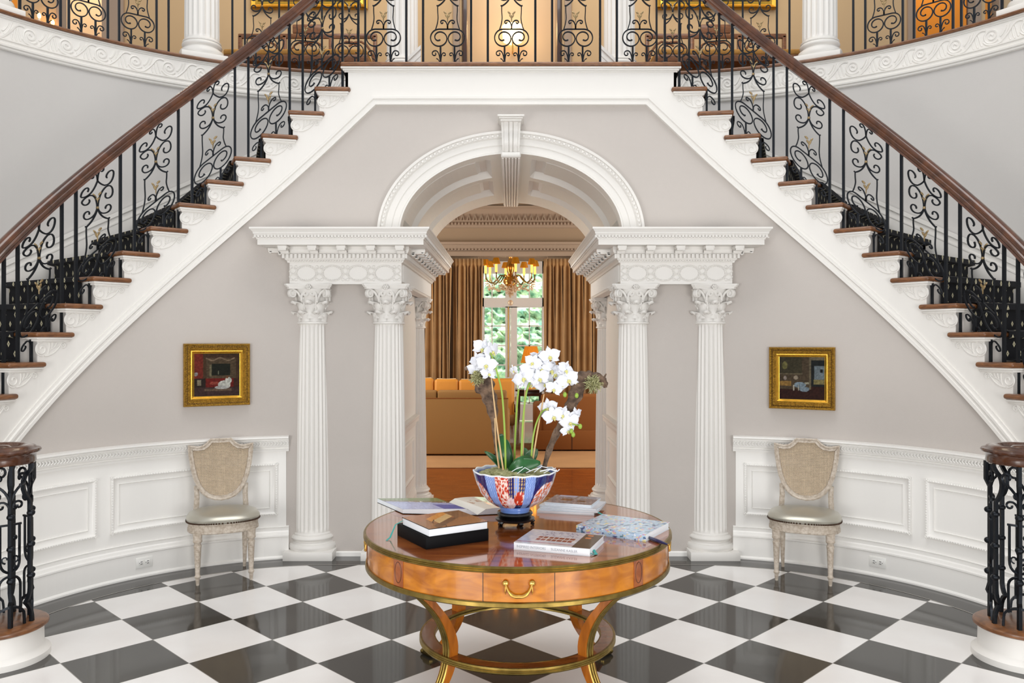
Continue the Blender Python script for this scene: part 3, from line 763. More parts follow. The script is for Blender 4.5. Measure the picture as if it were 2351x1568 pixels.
# wainscot ---------------------------------------------------------
def wsweep(mb, ta, tb_, prof, sd, st=.06):
    ts = frange(ta, tb_, st); n = len(prof); v = []
    for t in ts: v += [W(t, o, z, sd) for o, z in prof]
    f = [(i*n+j, i*n+(j+1) % n, (i+1)*n+(j+1) % n, (i+1)*n+j) for i in range(len(ts)-1) for j in range(n)]
    f += [tuple(range(n)), tuple((len(ts)-1)*n+j for j in range(n))]; mb.add(v, f, False)
TW = 1.665
pA0, pA1 = t_of_px(637, .5), t_of_px(252, .5); pB0 = t_of_px(218, .5)
for i, (sd, nm) in enumerate(SIDES):
    mb = MB(); wsweep(mb, TW+.02, TEND, [(0, .2), (.006, .2), (.006, .83), (0, .83)], sd); struct('trim_%d' % (9+i), mb, M['whitegloss'])
    mb = MB(); wsweep(mb, TW, TEND, [(0, 0), (.042, 0), (.042, .012), (.036, .02), (.03, .024), (.03, .16), (.036, .165), (.036, .175), (.024, .182), (.02, .198), (.012, .206), (.012, .228), (.018, .234), (0, .24)], sd); struct('baseboard_'+nm, mb, M['whitegloss'])
    mb = MB(); wsweep(mb, TW, TEND, [(0, .795), (.02, .798), (.024, .812), (.012, .818), (.012, .826), (.03, .832), (.032, .842), (.04, .88), (.05, .884), (.05, .89), (.064, .9), (.064, .912), (0, .915)], sd)
    ts = frange(TW+.01, TEND-.6, .022)
    for q, t in enumerate(ts): mb.tube([W(t+.010, .038, .846, sd), W(t-.004, .043, .86, sd), W(t+.006, .045, .874, sd)], .006, 5)
    struct('trim_%d' % (11+i), mb, M['whitegloss'])
    mb = MB()
    for ta, tb_ in ((pA0, pA1), (pB0, pB0+1.25)):
        w_ = [(0, .0), (0, .018), (.012, .022), (.02, .012), (.026, .008), (.05, -.002+.006), (.055, .012), (.058, .004), (.058, 0)]
        z0, z1 = .325, .71; ts = frange(ta, tb_, .06); path = [(t, z0) for t in ts]+[(t, z1) for t in ts[::-1]]
        k = MB().sweep(path, [(d, o+.004) for d, o in w_], closed=True); k.map(lambda a, b, o: W(a, o, b, sd)); mb._m(k)
        for t in frange(ta, tb_, .018): 
            for z in (z0+.008, z1-.008): mb.sph(W(t, .024, z, sd), .0062, 5, 4)
        for z in frange(z0, z1, .018):
            for t in (ta+.008, tb_-.008): mb.sph(W(t, .024, z, sd), .0062, 5, 4)
    struct('trim_%d' % (13+i), mb, M['whitegloss'])
    mb = MB(); wsweep(mb, 1.10, 1.33, [(0, 0), (.018, 0), (.018, .03), (.008, .037), (0, .037)], sd); struct('trim_%d' % (15+i), mb, M['whitegloss'])
    # outlet
    to = t_of_px(327, .1); 
    ol = thing('wall_outlet', 'white double wall outlet on the %s baseboard' % nm, 'outlet', (0, 0, 0), group=None)
    mb = MB(); mb.bbox(to-.058, to+.058, .028, .036, .065, .135, .003); warp(mb, sd).build('cover_plate', M['plate'], ol)
    for dx in (-.022, .022):
        mb = MB(); mb.bbox(to+dx-.018, to+dx+.018, .034, .039, .083, .117, .004); warp(mb, sd).build('socket', M['plate'], ol)
        mb = MB(); mb.box(to+dx-.008, to+dx+.006, .038, .0396, .105, .109); mb.box(to+dx-.008, to+dx+.006, .038, .0396, .091, .095); mb.box(to+dx+.010, to+dx+.015, .038, .0396, .098, .102)
        warp(mb, sd).build('socket_slots', M['dark'], ol)

# ------------------------------------------------------------------ iron scroll panels
def shear_fn(h):
    pts = [(-.2, .94), (.33, .94), (.44, .5), (.60, .45), (.70, .88), (1.2, .94)]
    for (a, b), (c, d) in zip(pts, pts[1:]):
        if h <= c: return b+(d-b)*(h-a)/(c-a)
    return .94
def panel_meshes(sheared):
    """iron mesh, gilt mesh; x along the rail (towards the landing), z up, thin in y"""
    sh = (lambda x, h: (x, 0, h*1.015+x*shear_fn(h))) if sheared else (lambda x, h: (x, 0, h))
    ir = MB(); gl = MB()
    def tb(p, r, n=4): ir.tube([sh(x, h) for x, h in p], r*1.25, n, flat=1.2)
    for s in (-1, 1):
        m_ = lambda P: [(s*x, h) for x, h in P]
        f0 = (s*.0925-s*.053*.94) if sheared else 0
        tb([(s*.053, f0), (s*.053, .142)], .0075)
        sp = [(.064+r*cos(radians(a)), .205+r*sin(radians(a))) for a, r in [(90-12*i, (.067-(.007*i/22) if i < 22 else .060-(.044*(i-22)/24))) for i in range(47)]]
        tb(m_([(0, .272)]+sp), .0048)
        ir.sph(sh(s*sp[-1][0], sp[-1][1]), .008, 6, 4)
        # curls at the foot
        tb(m_(bez((.055, .015+(0 if not sheared else .04*(s < 0))), (.062, .12), (.098, .108), 6)+spiral(.098, .086, .022, .007, 90, -230, 12)), .0042)
        tb(m_(bez((.05, .03), (.046, .10), (.026, .092), 5)+spiral(.026, .079, .013, .006, 90, 330, 8)), .0038)
        if not sheared: tb(m_(bez((.056, .0), (.062, .045), (.085, .05), 5)), .0034)
        # sprig
        tb([(0, .272), (0, .298)], .006)
        tb(m_(bez((0, .295), (.012, .345), (.04, .338), 6)+spiral(.041, .324, .014, .006, 90, -180, 8)), .0045)
        # sides
        tb(m_(bez((.092, .266), (.068, .33), (.072, .372), 6)+bez((.072, .372), (.076, .42), (.074, .447), 4)[1:]), .0042)
        tb(m_([(.082, .452), (.074, .447)]+bez((.074, .447), (.02, .475), (.003, .535), 8)[1:]), .0052)
        # lower and upper curls round the ball
        tb(m_(bez((.002, .545), (.014, .492), (.062, .492), 7)+spiral(.066, .524, .032, .010, -95, 200, 14)), .0048)
        tb(m_(bez((.002, .545), (.006, .64), (.058, .654), 8)+spiral(.07, .612, .042, .014, 100, -215, 16)), .0048)
        tb(m_(bez((0, .722), (.02, .682), (.05, .664), 6)+spiral(.076, .703, .046, .012, -125, 215, 18)), .0048)
        tb(m_(bez((0, .72), (.004, .79), (.03, .785), 6)+spiral(.031, .77, .014, .006, 90, -170, 8)), .0045)
        # gilt leaves
        for hb, sc in ((.34, 1), (.57, 1.1)):
            for k, (dx, dz, ang) in enumerate(((.008, .03, .5), (.017, .055, .75))):
                gl.sph(sh(s*dx*sc, hb+dz*sc), .018*sc, 8, 5, (.42, .3, 1), Matrix.Rotation(s*ang, 3, 'Y'))
    for hb in (.345, .575): gl.tube([sh(0, hb-.02), sh(0, hb+.03)], [.003, .006], 5)
    gl.sph(sh(0, .545), .011, 8, 6)
    return ir, gl
def mk(mb, nm, m):
    o = mb.build(nm, m); me = o.data; bpy.data.objects.remove(o); return me
_i, _g = panel_meshes(True); PS = (mk(_i, 'scroll_panel', M['iron']), mk(_g, 'gilt_leaves', M['gilt']))
_i, _g = panel_meshes(False); PF = (mk(_i, 'scroll_panel', M['iron']), mk(_g, 'gilt_leaves', M['gilt']))
def inst(me, name, parent, loc, rz):
    o = bpy.data.objects.new(name, me); C.objects.link(o); o.parent = parent; o.location = loc; o.rotation_euler = (0, 0, rz); return o
def add_panel(meshes, parent, p, dirv):
    rz = atan2(dirv[1], dirv[0]); o = inst(meshes[0], 'scroll_panel', parent, p, rz); g = inst(meshes[1], 'gilt_leaves', o, (0, 0, 0), 0); return o
def bar_mesh(h, w_=.0085): return mk(MB().box(-w_, w_, -w_, w_, 0, h), 'baluster', M['iron'])
BAR = {}
def bar(parent, p, h, rz):
    k = round(h, 2)
    if k not in BAR: BAR[k] = bar_mesh(h)
    return inst(BAR[k], 'baluster', parent, p, rz)
RAILP = [(-.03, 0), (-.026, .012), (-.034, .02), (-.036, .034), (-.028, .04), (-.033, .052), (-.03, .068), (-.018, .08), (0, .084), (.018, .08), (.03, .068), (.033, .052), (.028, .04), (.036, .034), (.034, .02), (.026, .012), (.03, 0)]
OFFR = -.03
def BL(u): return ZL-RISE*(u-.61)
def RH(u): return .792+.0025*max(0, u)-.009*max(0, u-8)
for sd, nm in SIDES:
    rl = thing('stair_railing', 'black iron scrollwork railing with mahogany handrail on the %s stair flight' % nm, 'railing', (0, 0, 0))
    us = frange(-1.2, 16.5, .25); pts = []
    for u in us: pts.append(W(TT(u-.014*max(0, u)), OFFR, BL(u)+RH(u), sd))
    MB().rail(pts, RAILP).build('handrail', M['mahog'], rl)
    for k in range(1, 16):
        for fr in (.37, .88):
            idx = 2*k+(0 if fr < .5 else 1)
            # pattern along u: bar(k+.37) for odd k, foot(k+.88) odd, foot(k+.37) even, bar(k+.88) even
            if (k % 2 == 1) == (fr < .5):
                t = TT(k+fr-.014*k); p = W(t, OFFR, ZL-RISE*k, sd); q = W(t+.01, OFFR, 0, sd)
                bar(rl, p, BL(k+fr)+RH(k)-(ZL-RISE*k)+.01, atan2(q[1]-p[1], q[0]-p[0]))
    for j in range(0, 7):
        u = 2.125+2*j; t = TT(u-.014*2*j); zc = ZL-RISE*(1.5+2*j); p = W(t, OFFR, zc, sd); a = W(t-.02, OFFR, 0, sd); b = W(t+.02, OFFR, 0, sd)
        add_panel(PS, rl, p, (a[0]-b[0], a[1]-b[1]))
# landing balustrade
lr = thing('landing_railing', 'black iron scrollwork railing with gilt leaves on the landing edge above the arch', 'railing', (0, 0, 0))
for x in (-.485, 0, .485, -.97, .97): add_panel(PF, lr, (x+.005, Y0+.03, ZL), (1, 0))
for x in (-1.155, -.792, -.665, -.302, -.175, .185, .312, .675, .802, 1.165): bar(lr, (x, Y0+.03, ZL), .80, 0)
MB().rail([(-1.25, Y0+.03, ZL+.80), (0, Y0+.03, ZL+.80), (1.25, Y0+.03, ZL+.80)], RAILP).build('handrail', M['mahog'], lr)
# gallery balustrades, outer curve
def tO_of_px(px, z=ZG, off=-.0):
    lo, hi = 0, 6
    for _ in range(50):
        mi = (lo+hi)/2
        if proj(WO(mi, off, z))[0] > px: lo = mi
        else: hi = mi
    return lo
GOF = -.02
for sd, nm in SIDES:
    tcol = tO_of_px(464, ZG, -.2)
    for lab, cs, in (('inner', [tO_of_px(801), tO_of_px(701), tO_of_px(602)]), ('outer', [tO_of_px(318), tO_of_px(205), tO_of_px(95), tO_of_px(95)+.37])):
        g = thing('gallery_railing', ('upper gallery iron railing between the two fluted columns, %s side' if lab == 'inner' else 'upper gallery iron railing at the far %s, outside the fluted column') % nm, 'railing', (0, 0, 0))
        for c in cs:
            p = WO(c, GOF, ZG, sd); a = WO(c-.02, GOF, 0, sd); b = WO(c+.02, GOF, 0, sd); add_panel(PF, g, p, (a[0]-b[0], a[1]-b[1]))
        bs = []
        for c in cs: bs += [c-.145, c+.145]
        if lab == 'inner': bs += [cs[-1]+.25]
        else: bs += [cs[0]-.24]
        for t in bs: p = WO(t, GOF, ZG, sd); q = WO(t+.01, GOF, 0, sd); bar(g, p, .8, atan2(q[1]-p[1], q[0]-p[0]))
        MB().rail([WO(t, GOF, ZG+.8, sd) for t in frange(min(bs)-.05, max(bs)+.05, .1)], RAILP).build('handrail', M['mahog'], g)
# gallery columns
def big_column(label, loc, rz):
    t = thing('gallery_column', label, 'column', loc, rz, 'columns along the upper gallery')
    base_mesh(.19, .15, .05, .15).build('base', M['white'], t); shaft_mesh(.148, .125, 2.6, 20).build('shaft', M['white'], t, loc=(0, 0, .2), angle=50); return t
g0 = big_column('white fluted column on the upper gallery edge, left side beside the stair handrail', (0, 0, ZG), 0)
cols_ = []
for sd, nm in SIDES:
    for px, nth in ((464, 'beside the stair handrail'), (-32, 'at the very edge of view'), (924, 'nearest the middle behind the landing railing')):
        if nth.startswith('nearest'): p = ((px-CX)*7.72/F*(-sd), 7.72, ZG); rz = 0
        else:
            t = tO_of_px(px, ZG, -.17); p = WO(t, -.17, ZG, sd); q = WO(t+.01, -.17, ZG, sd); rz = atan2(q[1]-p[1], q[0]-p[0])
        c = g0 if not cols_ else copy_tree(g0); cols_.append(c); c.location = p; c.rotation_euler = (0, 0, rz)
        c['label'] = 'white fluted column on the upper gallery, %s side, %s' % (nm, nth)

# newels -----------------------------------------------------------
def newel(sd, nm):
    cx, cy = -2.615*(-sd) if sd > 0 else -2.615, 4.17
    t = thing('newel', 'round iron newel cage with mahogany cap on the bottom step, %s edge of view' % nm, 'newel', (cx, cy, 0), 0 if sd < 0 else pi)
    MB().lathe([(.235, 0), (.235, .03), (.225, .04), (.21, .05), (.205, .06), (.203, .155), (.001, .155)], seg=48).build('step_base', M['white'], t)
    MB().lathe([(.001, .155), (.215, .155), (.226, .162), (.228, .17), (.226, .178), (.215, .185), (.001, .185)], seg=48).build('step_top', M['treadwood'], t)
    # cap: ring volute
    MB().lathe([(.07, 1.0), (.158, 1.0), (.165, .995), (.170, 1.005), (.168, 1.02), (.170, 1.035), (.178, 1.045), (.19, 1.052), (.193, 1.06), (.188, 1.068), (.172, 1.072), (.165, 1.08), (.14, 1.088), (.115, 1.085), (.10, 1.075), (.07, 1.07)], seg=48, caps=False).build('handrail_volute', M['mahog'], t)
    MB().lathe([(.001, 1.03), (.06, 1.032), (.075, 1.04), (.075, 1.05), (.06, 1.075), (.045, 1.085), (.001, 1.088)], seg=32).build('volute_eye', M['mahog'], t)
    for i in range(8):
        a = 2*pi*i/8+.12; ca, sa = cos(a), sin(a); mb = MB()
        R = .148
        if i % 2 == 0:
            pr_ = bez((R+.012, .185), (R+.012, .26), (R-.02, .28), 5)+bez((R-.02, .28), (R+.004, .31), (R+.004, .36), 4)[1:]+[(R+.004, .80)]+bez((R+.004, .80), (R-.05, .86), (R-.02, .93), 6)[1:]+bez((R-.02, .93), (R+.02, .97), (R+.02, .995), 4)[1:]
        else:
            pr_ = [(R, .185), (R, .30), (R+.01, .32), (R, .36), (R, .86), (R+.018, .90), (R+.018, .995)]
        mb.tube([(r*ca, r*sa, z) for r, z in pr_], .0125, 4)
        mb.build('bar', M['iron'], t)
        if i % 2 == 0:                                     # flat scroll panel between neighbours
            b = a+pi/4/1
            q = MB()
            def cyl(s, z): aa = a+2*pi/8+s/R*1; return (R*cos(aa), R*sin(aa), z)
            for s1 in (-1, 1):
                q.tube([cyl(s1*x, z) for x, z in bez((0, .80), (.01, .86), (.05, .89), 5)+spiral(.055, .93, .035, .01, -100, 220, 14)], .007, 5)
                q.tube([cyl(s1*x, z) for x, z in bez((0, .76), (.01, .82), (.04, .815), 5)+spiral(.042, .795, .02, .008, 90, -200, 8)], .006, 5)
                q.tube([cyl(s1*x, z) for x, z in [(.045, .70), (.045, .52)]+bez((.045, .52), (.045, .47), (0, .46), 5)[1:]], .0065, 4)
                q.tube([cyl(s1*x, z) for x, z in [(.05, .26)]+[(.05, .40)]+bez((.05, .40), (.045, .44), (0, .445), 5)[1:]], .0065, 4)
                q.tube([cyl(s1*x, z) for x, z in spiral(.022, .53, .02, .006, -90, 200, 8)], .005, 4)
                q.tube([cyl(s1*x, z) for x, z in bez((0, .29), (.05, .285), (.07, .25), 4)+bez((.07, .25), (.075, .22), (.075, .187), 3)[1:]], .008, 4)
            q.tube([cyl(0, .28), cyl(0, .98)], .008, 4); q.tube([cyl(-.055, .70), cyl(0, .70), cyl(.055, .70)], .007, 4)
            q.build('scroll_panel', M['iron'], t)
        for z in (.42, .58, .74):                          # collars on the bars
            c = MB(); c.sph(((R+.008)*ca, (R+.008)*sa, z), .021, 8, 6, (1, 1, .8)); c.build('collar', M['iron'], t)
    return t
newel(-1, 'left'); newel(1, 'right')

# ------------------------------------------------------------------ chairs
def make_chair():
    t = thing('side_chair', '', 'chair', (0, 0, 0))
    # local: front = -y, seat centre at origin
    def sup(a, rx, ry, e=2.6):
        c_, s_ = cos(a), sin(a); return (rx*abs(c_)**(2/e)*(1 if c_ >= 0 else -1), ry*abs(s_)**(2/e)*(1 if s_ >= 0 else -1))
    def ringm(levels, seg=48):
        mb = MB(); v = []; f = []; 
        for rx, ry, z in levels:
            for j in range(seg):
                a = 2*pi*j/seg; x, y = sup(a, rx, ry); v.append((x*(1+.06*(-y/.22)), y, z))
        for i in range(len(levels)-1):
            for j in range(seg): k = (j+1) % seg; f.append((i*seg+j, i*seg+k, (i+1)*seg+k, (i+1)*seg+j))
        f.append(tuple(range(seg-1, -1, -1))); f.append(tuple((len(levels)-1)*seg+j for j in range(seg))); mb.add(v, f, True); return mb
    ringm([(.225, .205, .335), (.23, .21, .34), (.23, .21, .352), (.226, .206, .356), (.226, .206, .388), (.23, .21, .392), (.23, .21, .40)]).build('seat_rail', M['chairwood'], t)
    ringm([(.228, .208, .40), (.236, .216, .41), (.238, .218, .425), (.225, .205, .445), (.19, .17, .458), (.12, .11, .466), (.04, .04, .469)]).build('seat', M['silver'], t)
    mb = MB()
    for j in range(110):
        a = 2*pi*j/110; x, y = sup(a, .236, .216); mb.sph((x*(1+.06*(-y/.22)), y, .406), .0058, 6, 4)
    mb.build('nailhead_trim', M['nail'], t)
    legp = [(.001, 0), (.010, 0), (.012, .02), (.014, .045), (.019, .05), (.02, .06), (.015, .067), (.017, .12), (.023, .24), (.026, .262), (.02, .272), (.022, .28), (.03, .29), (.028, .305), (.03, .345), (.001, .345)]
    def fl(r, z, a, i): return r*(1-.07*abs(sin(4*a))) if .07 < z < .25 else r
    for x in (-.17, .17):
        MB().lathe(legp, seg=24, mod=fl).build('leg', M['chairwood'], t, loc=(x, -.165, 0))
        mb = MB(); mb.tube([(x*.93, .20, .0), (x*.93, .182, .08), (x*.93, .17, .2), (x*.93, .165, .345)], [.011, .014, .019, .022], 8); mb.build('leg', M['chairwood'], t)
        # back posts
        mb = MB(); mb.tube([(x*.98, .185, .34), (x*.98, .19, .44), (x*.95, .192, .53), (x*.98, .198, .60)], [.022, .02, .019, .017], 8, flat=.8); mb.build('back_post', M['chairwood'], t)
    # shield back
    half = [(0, .925), (.07, .925), (.082, .915), (.10, .895), (.125, .878), (.155, .874), (.19, .88), (.222, .885), (.220, .84), (.213, .78), (.203, .72), (.188, .655), (.165, .595), (.135, .55), (.095, .515), (.05, .497), (0, .49)]
    poly = half+[(-x, z) for x, z in half[-2:0:-1]]
    def rake(z): return .175+(z-.45)*.13
    path = poly
    mb = MB(); mb.sweep(path, [(0, -.014), (-.008, -.019), (-.017, -.012), (-.03, -.014), (-.034, 0), (-.03, .012), (-.002, .014)], closed=True, sm=True)
    mb.map(lambda a, b, o: (a, rake(b)+o, b)); fr = mb.build('back_frame', M['chairwood'], t)
    mb = MB()
    import itertools
    def inside(x, z):
        c_ = False; j = len(poly)-1
        for i in range(len(poly)):
            if (poly[i][1] > z) != (poly[j][1] > z) and x < (poly[j][0]-poly[i][0])*(z-poly[i][1])/(poly[j][1]-poly[i][1])+poly[i][0]: c_ = not c_
            j = i
        return c_
    sp = .0105
    for i in range(-20, 21):
        x = i*sp; zs = [z for z in [.49+.003*k for k in range(150)] if inside(x*1.10, .70+(z-.70)*1.09)]
        if len(zs) > 3: a, b = min(zs), max(zs); mb.add([(x-.0032, rake(a), a), (x+.0032, rake(a), a), (x+.0032, rake(b), b), (x-.0032, rake(b), b)], [(0, 1, 2, 3)])
    for i in range(45):
        z = .50+i*sp; xs = [x for x in [-.22+.003*k for k in range(148)] if inside(x*1.10, .70+(z-.70)*1.09)]
        if len(xs) > 3: a, b = min(xs), max(xs); mb.add([(a, rake(z)-.002, z-.0032), (b, rake(z)-.002, z-.0032), (b, rake(z)-.001, z+.0032), (a, rake(z)-.001, z+.0032)], [(0, 1, 2, 3)])
    o = mb.build('cane_panel', M['cane'], t); s_ = o.modifiers.new('thick', 'SOLIDIFY'); s_.thickness = .0015
    return t
ch = make_chair(); ch.location = (-1.985, 5.635, 0); ch.rotation_euler = (0, 0, radians(23))
ch['label'] = 'pale carved chair with cane shield back and silver seat, below the left picture'
c2 = copy_tree(ch); c2.location = (2.02, 5.62, 0); c2.rotation_euler = (0, 0, radians(-23)); c2['label'] = 'pale carved chair with cane shield back and silver seat, below the right picture'
for c_ in (ch, c2): c_['group'] = 'cane back chairs against the wainscot'

# ------------------------------------------------------------------ pictures
def picture(sd, px, py0, py1, wpx, fn, label):
    t0 = t_of_px(px if sd < 0 else 2*CX-px, 1.5); p = Vector(W(t0, .0, 0, sd)); q = Vector(W(t0+.02, 0, 0, sd)); d = (q-p).normalized()*(-1 if sd < 0 else 1)
    Y = p.y; z1 = HE-(py0-CY)*Y/F; z0 = HE-(py1-CY)*Y/F; wd = wpx*Y/F/max(.3, abs(d.x)); zc = (z0+z1)/2; h = (z1-z0)
    th = thing('picture', label, 'picture', W(t0, .02, zc, sd), atan2(d.y, d.x))
    a, b = wd/2, h/2
    mb = MB(); path = [(-a, -b), (a, -b), (a, b), (-a, b)]
    mb.sweep(path, [(0, 0), (0, .035), (.006, .045), (.012, .04), (.03, .03), (.038, .032), (.042, .025), (.052, .025), (.054, 0)], closed=True); mb.map(lambda x, z, o: (x, .01-o, z))
    mb.build('frame', M['gold'], th)
    mb = MB(); path = [(-a+.05, -b+.05), (a-.05, -b+.05), (a-.05, b-.05), (-a+.05, b-.05)]
    mb.sweep(path, [(0, 0), (0, .028), (.006, .031), (.018, .018), (.024, .016), (.026, 0)], closed=True); mb.map(lambda x, z, o: (x, .01-o, z))
    mb.build('gilt_liner', M['goldsmooth'], th)
    mb = MB()
    n = int((wd-.03)/.012)
    for i in range(n+1):
        x = -a+.02+(wd-.04)*i/n
        for z in (-b+.022, b-.022): mb.sph((x, -.027, z), .006, 5, 4, (1, .8, 1.2))
    n = int((h-.03)/.012)
    for i in range(n+1):
        z = -b+.02+(h-.04)*i/n
        for x in (-a+.022, a-.022): mb.sph((x, -.027, z), .006, 5, 4, (1.2, .8, 1))
    mb.build('leaf_carving', M['golddark'], th)
    ww, hh = a-.072, b-.072
    grid_color('canvas', M['paint'], fn, 70, 90, lambda u, v: (-ww+2*ww*u, -.008, -hh+2*hh*v), th)
rn = random.Random(3)
NZ = [[rn.random() for _ in range(64)] for _ in range(64)]
def noise(u, v):
    x, y = u % 63, v % 63; i, j = int(x), int(y); fx, fy = x-i, y-j
    return (NZ[i][j]*(1-fx)+NZ[i+1][j]*fx)*(1-fy)+(NZ[i][j+1]*(1-fx)+NZ[i+1][j+1]*fx)*fy
def mixc(a, b, t): return tuple(x*(1-t)+y*t for x, y in zip(a, b))
def sc_(c, k): return tuple(min(1, x*k) for x in c)
def ell_in(u, v, cx, cy, rx, ry): return ((u-cx)/rx)**2+((v-cy)/ry)**2 < 1
def paint_left(u, v):
    n = .8+.4*noise(u*40, v*40); c = (.26, .19, .14)
    if v > .42:
        if u < .2: c = (.45, .17, .13)
        elif u < .25: c = (.30, .22, .15)
        elif .27 < u < .92 and v < .9: c = (.33, .27, .2)
        if .38 < u < .8 and .48 < v < .76: c = (.12, .13, .1)
        if .34 < u < .385 and .46 < v < .74: c = (.45, .42, .32)
        if ell_in(u, v, .53, .55, .012, .05): c = (.5, .5, .42)
        if abs(v-(.87+.03*cos((u-.57)*18))) < .015 and .25 < u < .9: c = (.5, .42, .34)
    elif v > .2:
        c = (.42, .12, .1) if u > .25 else (.17, .13, .11)
        if u > .86: c = (.25, .15, .12)
        if .06 < u < .15 and .25 < v < .38: c = (.5, .46, .38)
    else: c = (.25, .18, .17)
    if .22 < u < .82 and .12 < v < .17: c = mixc(c, (.5, .42, .33), .6)
    if ell_in(u, v, .04, .52, .04, .045): c = (.58, .56, .55)
    if ell_in(u, v, .44, .30, .11, .04): c = (.55, .25, .2)
    if ell_in(u, v, .66, .26, .14, .10) or ell_in(u, v, .75, .36, .07, .08): c = (.78, .78, .74)
    if ell_in(u, v, .60, .2, .15, .04): c = (.7, .7, .68)
    if ell_in(u, v, .72, .44, .03, .035): c = (.45, .3, .2)
    return sc_(c, n*.82)
def paint_right(u, v):
    n = .8+.4*noise(u*40+9, v*40); c = (.24, .22, .16)
    if v < .24: c = (.2, .11, .09)
    elif v < .58 and u < .68: c = (.3, .25, .19)
    if .5 < u < .66 and v > .58: c = (.3, .25, .19)
    if u > .66: c = (.42, .38, .30) if (u < .71 or v > .93) and v > .24 else ((.12, .13, .13) if v > .3 else (.2, .11, .09))
    if u > .78 and .45 < v < .8: c = (.42, .46, .48)
    if u > .76 and .36 < v < .47: c = (.5, .46, .3)
    if .9 < u < .97 and .64 < v < .72: c = (.1, .1, .11)
    if u < .27 and .32 < v < .43: c = (.55, .42, .22)
    if abs(v-.60) < .012 and u < .52: c = (.38, .34, .26)
    if ell_in(u, v, .12, .8, .06, .09): c = (.42, .4, .24)
    if ell_in(u, v, .13, .5, .035, .05): c = (.55, .5, .46)
    if ell_in(u, v, .37, .51, .05, .05): c = (.62, .56, .48)
    if ell_in(u, v, .46, .34, .13, .07) or ell_in(u, v, .56, .24, .11, .06): c = (.48, .54, .58)
    if (.3 < u < .33 or .42 < u < .44) and .2 < v < .34: c = (.75, .72, .65)
    if .56 < u < .66 and .36 < v < .41: c = (.6, .58, .5)
    return sc_(c, n*.82)
picture(-1, 497, 789, 931, 126, paint_left, 'small gilt framed painting of a red interior, hung left of the columns')
picture(1, 1842, 797, 939, 126, paint_right, 'small gilt framed painting of a dim brown interior, hung right of the columns')

# ------------------------------------------------------------------ centre table
TXc, TYc, TZ = .03, 3.77, .767
tb = thing('center_table', 'round mahogany centre table with brass bands and four sabre legs', 'table', (TXc, TYc, 0))
MB().lathe([(.001, TZ-.02), (.69, TZ-.02), (.69, TZ), (.001, TZ)], seg=128).build('tabletop', M['table'], tb)
MB().lathe([(.688, TZ-.024), (.697, TZ-.024), (.700, TZ-.0205), (.697, TZ-.017), (.700, TZ-.0135), (.697, TZ-.010), (.700, TZ-.0065), (.697, TZ-.003), (.695, TZ+.0005), (.688, TZ+.0005)], seg=128, caps=False).build('brass_rim', M['brass'], tb)
MB().lathe([(.60, TZ-.136), (.682, TZ-.136), (.682, TZ-.022), (.60, TZ-.022)], seg=128, caps=False).build('apron', M['apron'], tb)
MB().lathe([(.60, TZ-.158), (.688, TZ-.158), (.692, TZ-.154), (.692, TZ-.140), (.688, TZ-.136), (.60, TZ-.136)], seg=128, caps=False).build('brass_band', M['brass'], tb)
def arcpanel(a0, a1, r0, r1, z0, z1, n=16):
    v = []; 
    for i in range(n+1):
        a = a0+(a1-a0)*i/n
        for r, z in ((r0, z0), (r1, z0), (r1, z1), (r0, z1)): v.append((r*sin(a), -r*cos(a), z))
    f = [(4*i+j, 4*i+(j+1) % 4, 4*i+4+(j+1) % 4, 4*i+4+j) for i in range(n) for j in range(4)]+[(0, 1, 2, 3), (4*n, 4*n+3, 4*n+2, 4*n+1)]
    return MB().add(v, f, False)
for q in range(4):                                         # drawer fronts, dark joints, inlays
    a = q*pi/2
    dr = arcpanel(a-.198, a+.198, .66, .6855, TZ-.134, TZ-.026).build('drawer', M['apron'], tb)
    mb = MB()
    for s_ in (-1, 1):
        k = arcpanel(a+s_*.2-.0025, a+s_*.2+.0025, .66, .6835, TZ-.136, TZ-.022, 1); mb._m(k)
    mb.build('drawer_gap', M['dark'], tb)
    mb = MB()                                              # swan-neck handle
    def hp(x, z, o): aa = a+x/.6855; return ((.6855+o)*sin(aa), -(.6855+o)*cos(aa), z)
    zc = TZ-.062
    for s_ in (-1, 1):
        for rr, oo in ((.015, .002), (.010, .007)):
            mb.sph(hp(s_*.050, zc, oo), rr, 12, 6, (1, 1, 1))
        mb.tube([hp(s_*.050, zc-.01, .006), hp(s_*.051, zc-.03, .008), hp(s_*.050, zc-.042, .006)], [.0025, .0045, .001], 6)
    mb.tube([hp(x, z, .012) for x, z in bez((-.05, zc), (-.035, zc-.055), (0, zc-.048), 8)+bez((0, zc-.048), (.035, zc-.055), (.05, zc), 8)[1:]], [.004]*4+[.007]*9+[.004]*4, 8)
    mb.build('handle', M['brightbrass'], dr)
    for s_ in (1,):
        b = a+pi/4
        arcpanel(b-.045*1, b+.045, .66, .684, TZ-.135, TZ-.024, 4).build('inlay_panel', M['panelwood'], tb)
        mb = MB(); mb.tube([((.6845)*sin(b+.03*cos(t_)), -.6845*cos(b+.03*cos(t_)), TZ-.079+.042*sin(t_)) for t_ in [2*pi*i/24 for i in range(24)]], .0012, 4, closed=True); mb.build('oval_stringing', M['darkdoor'], tb)
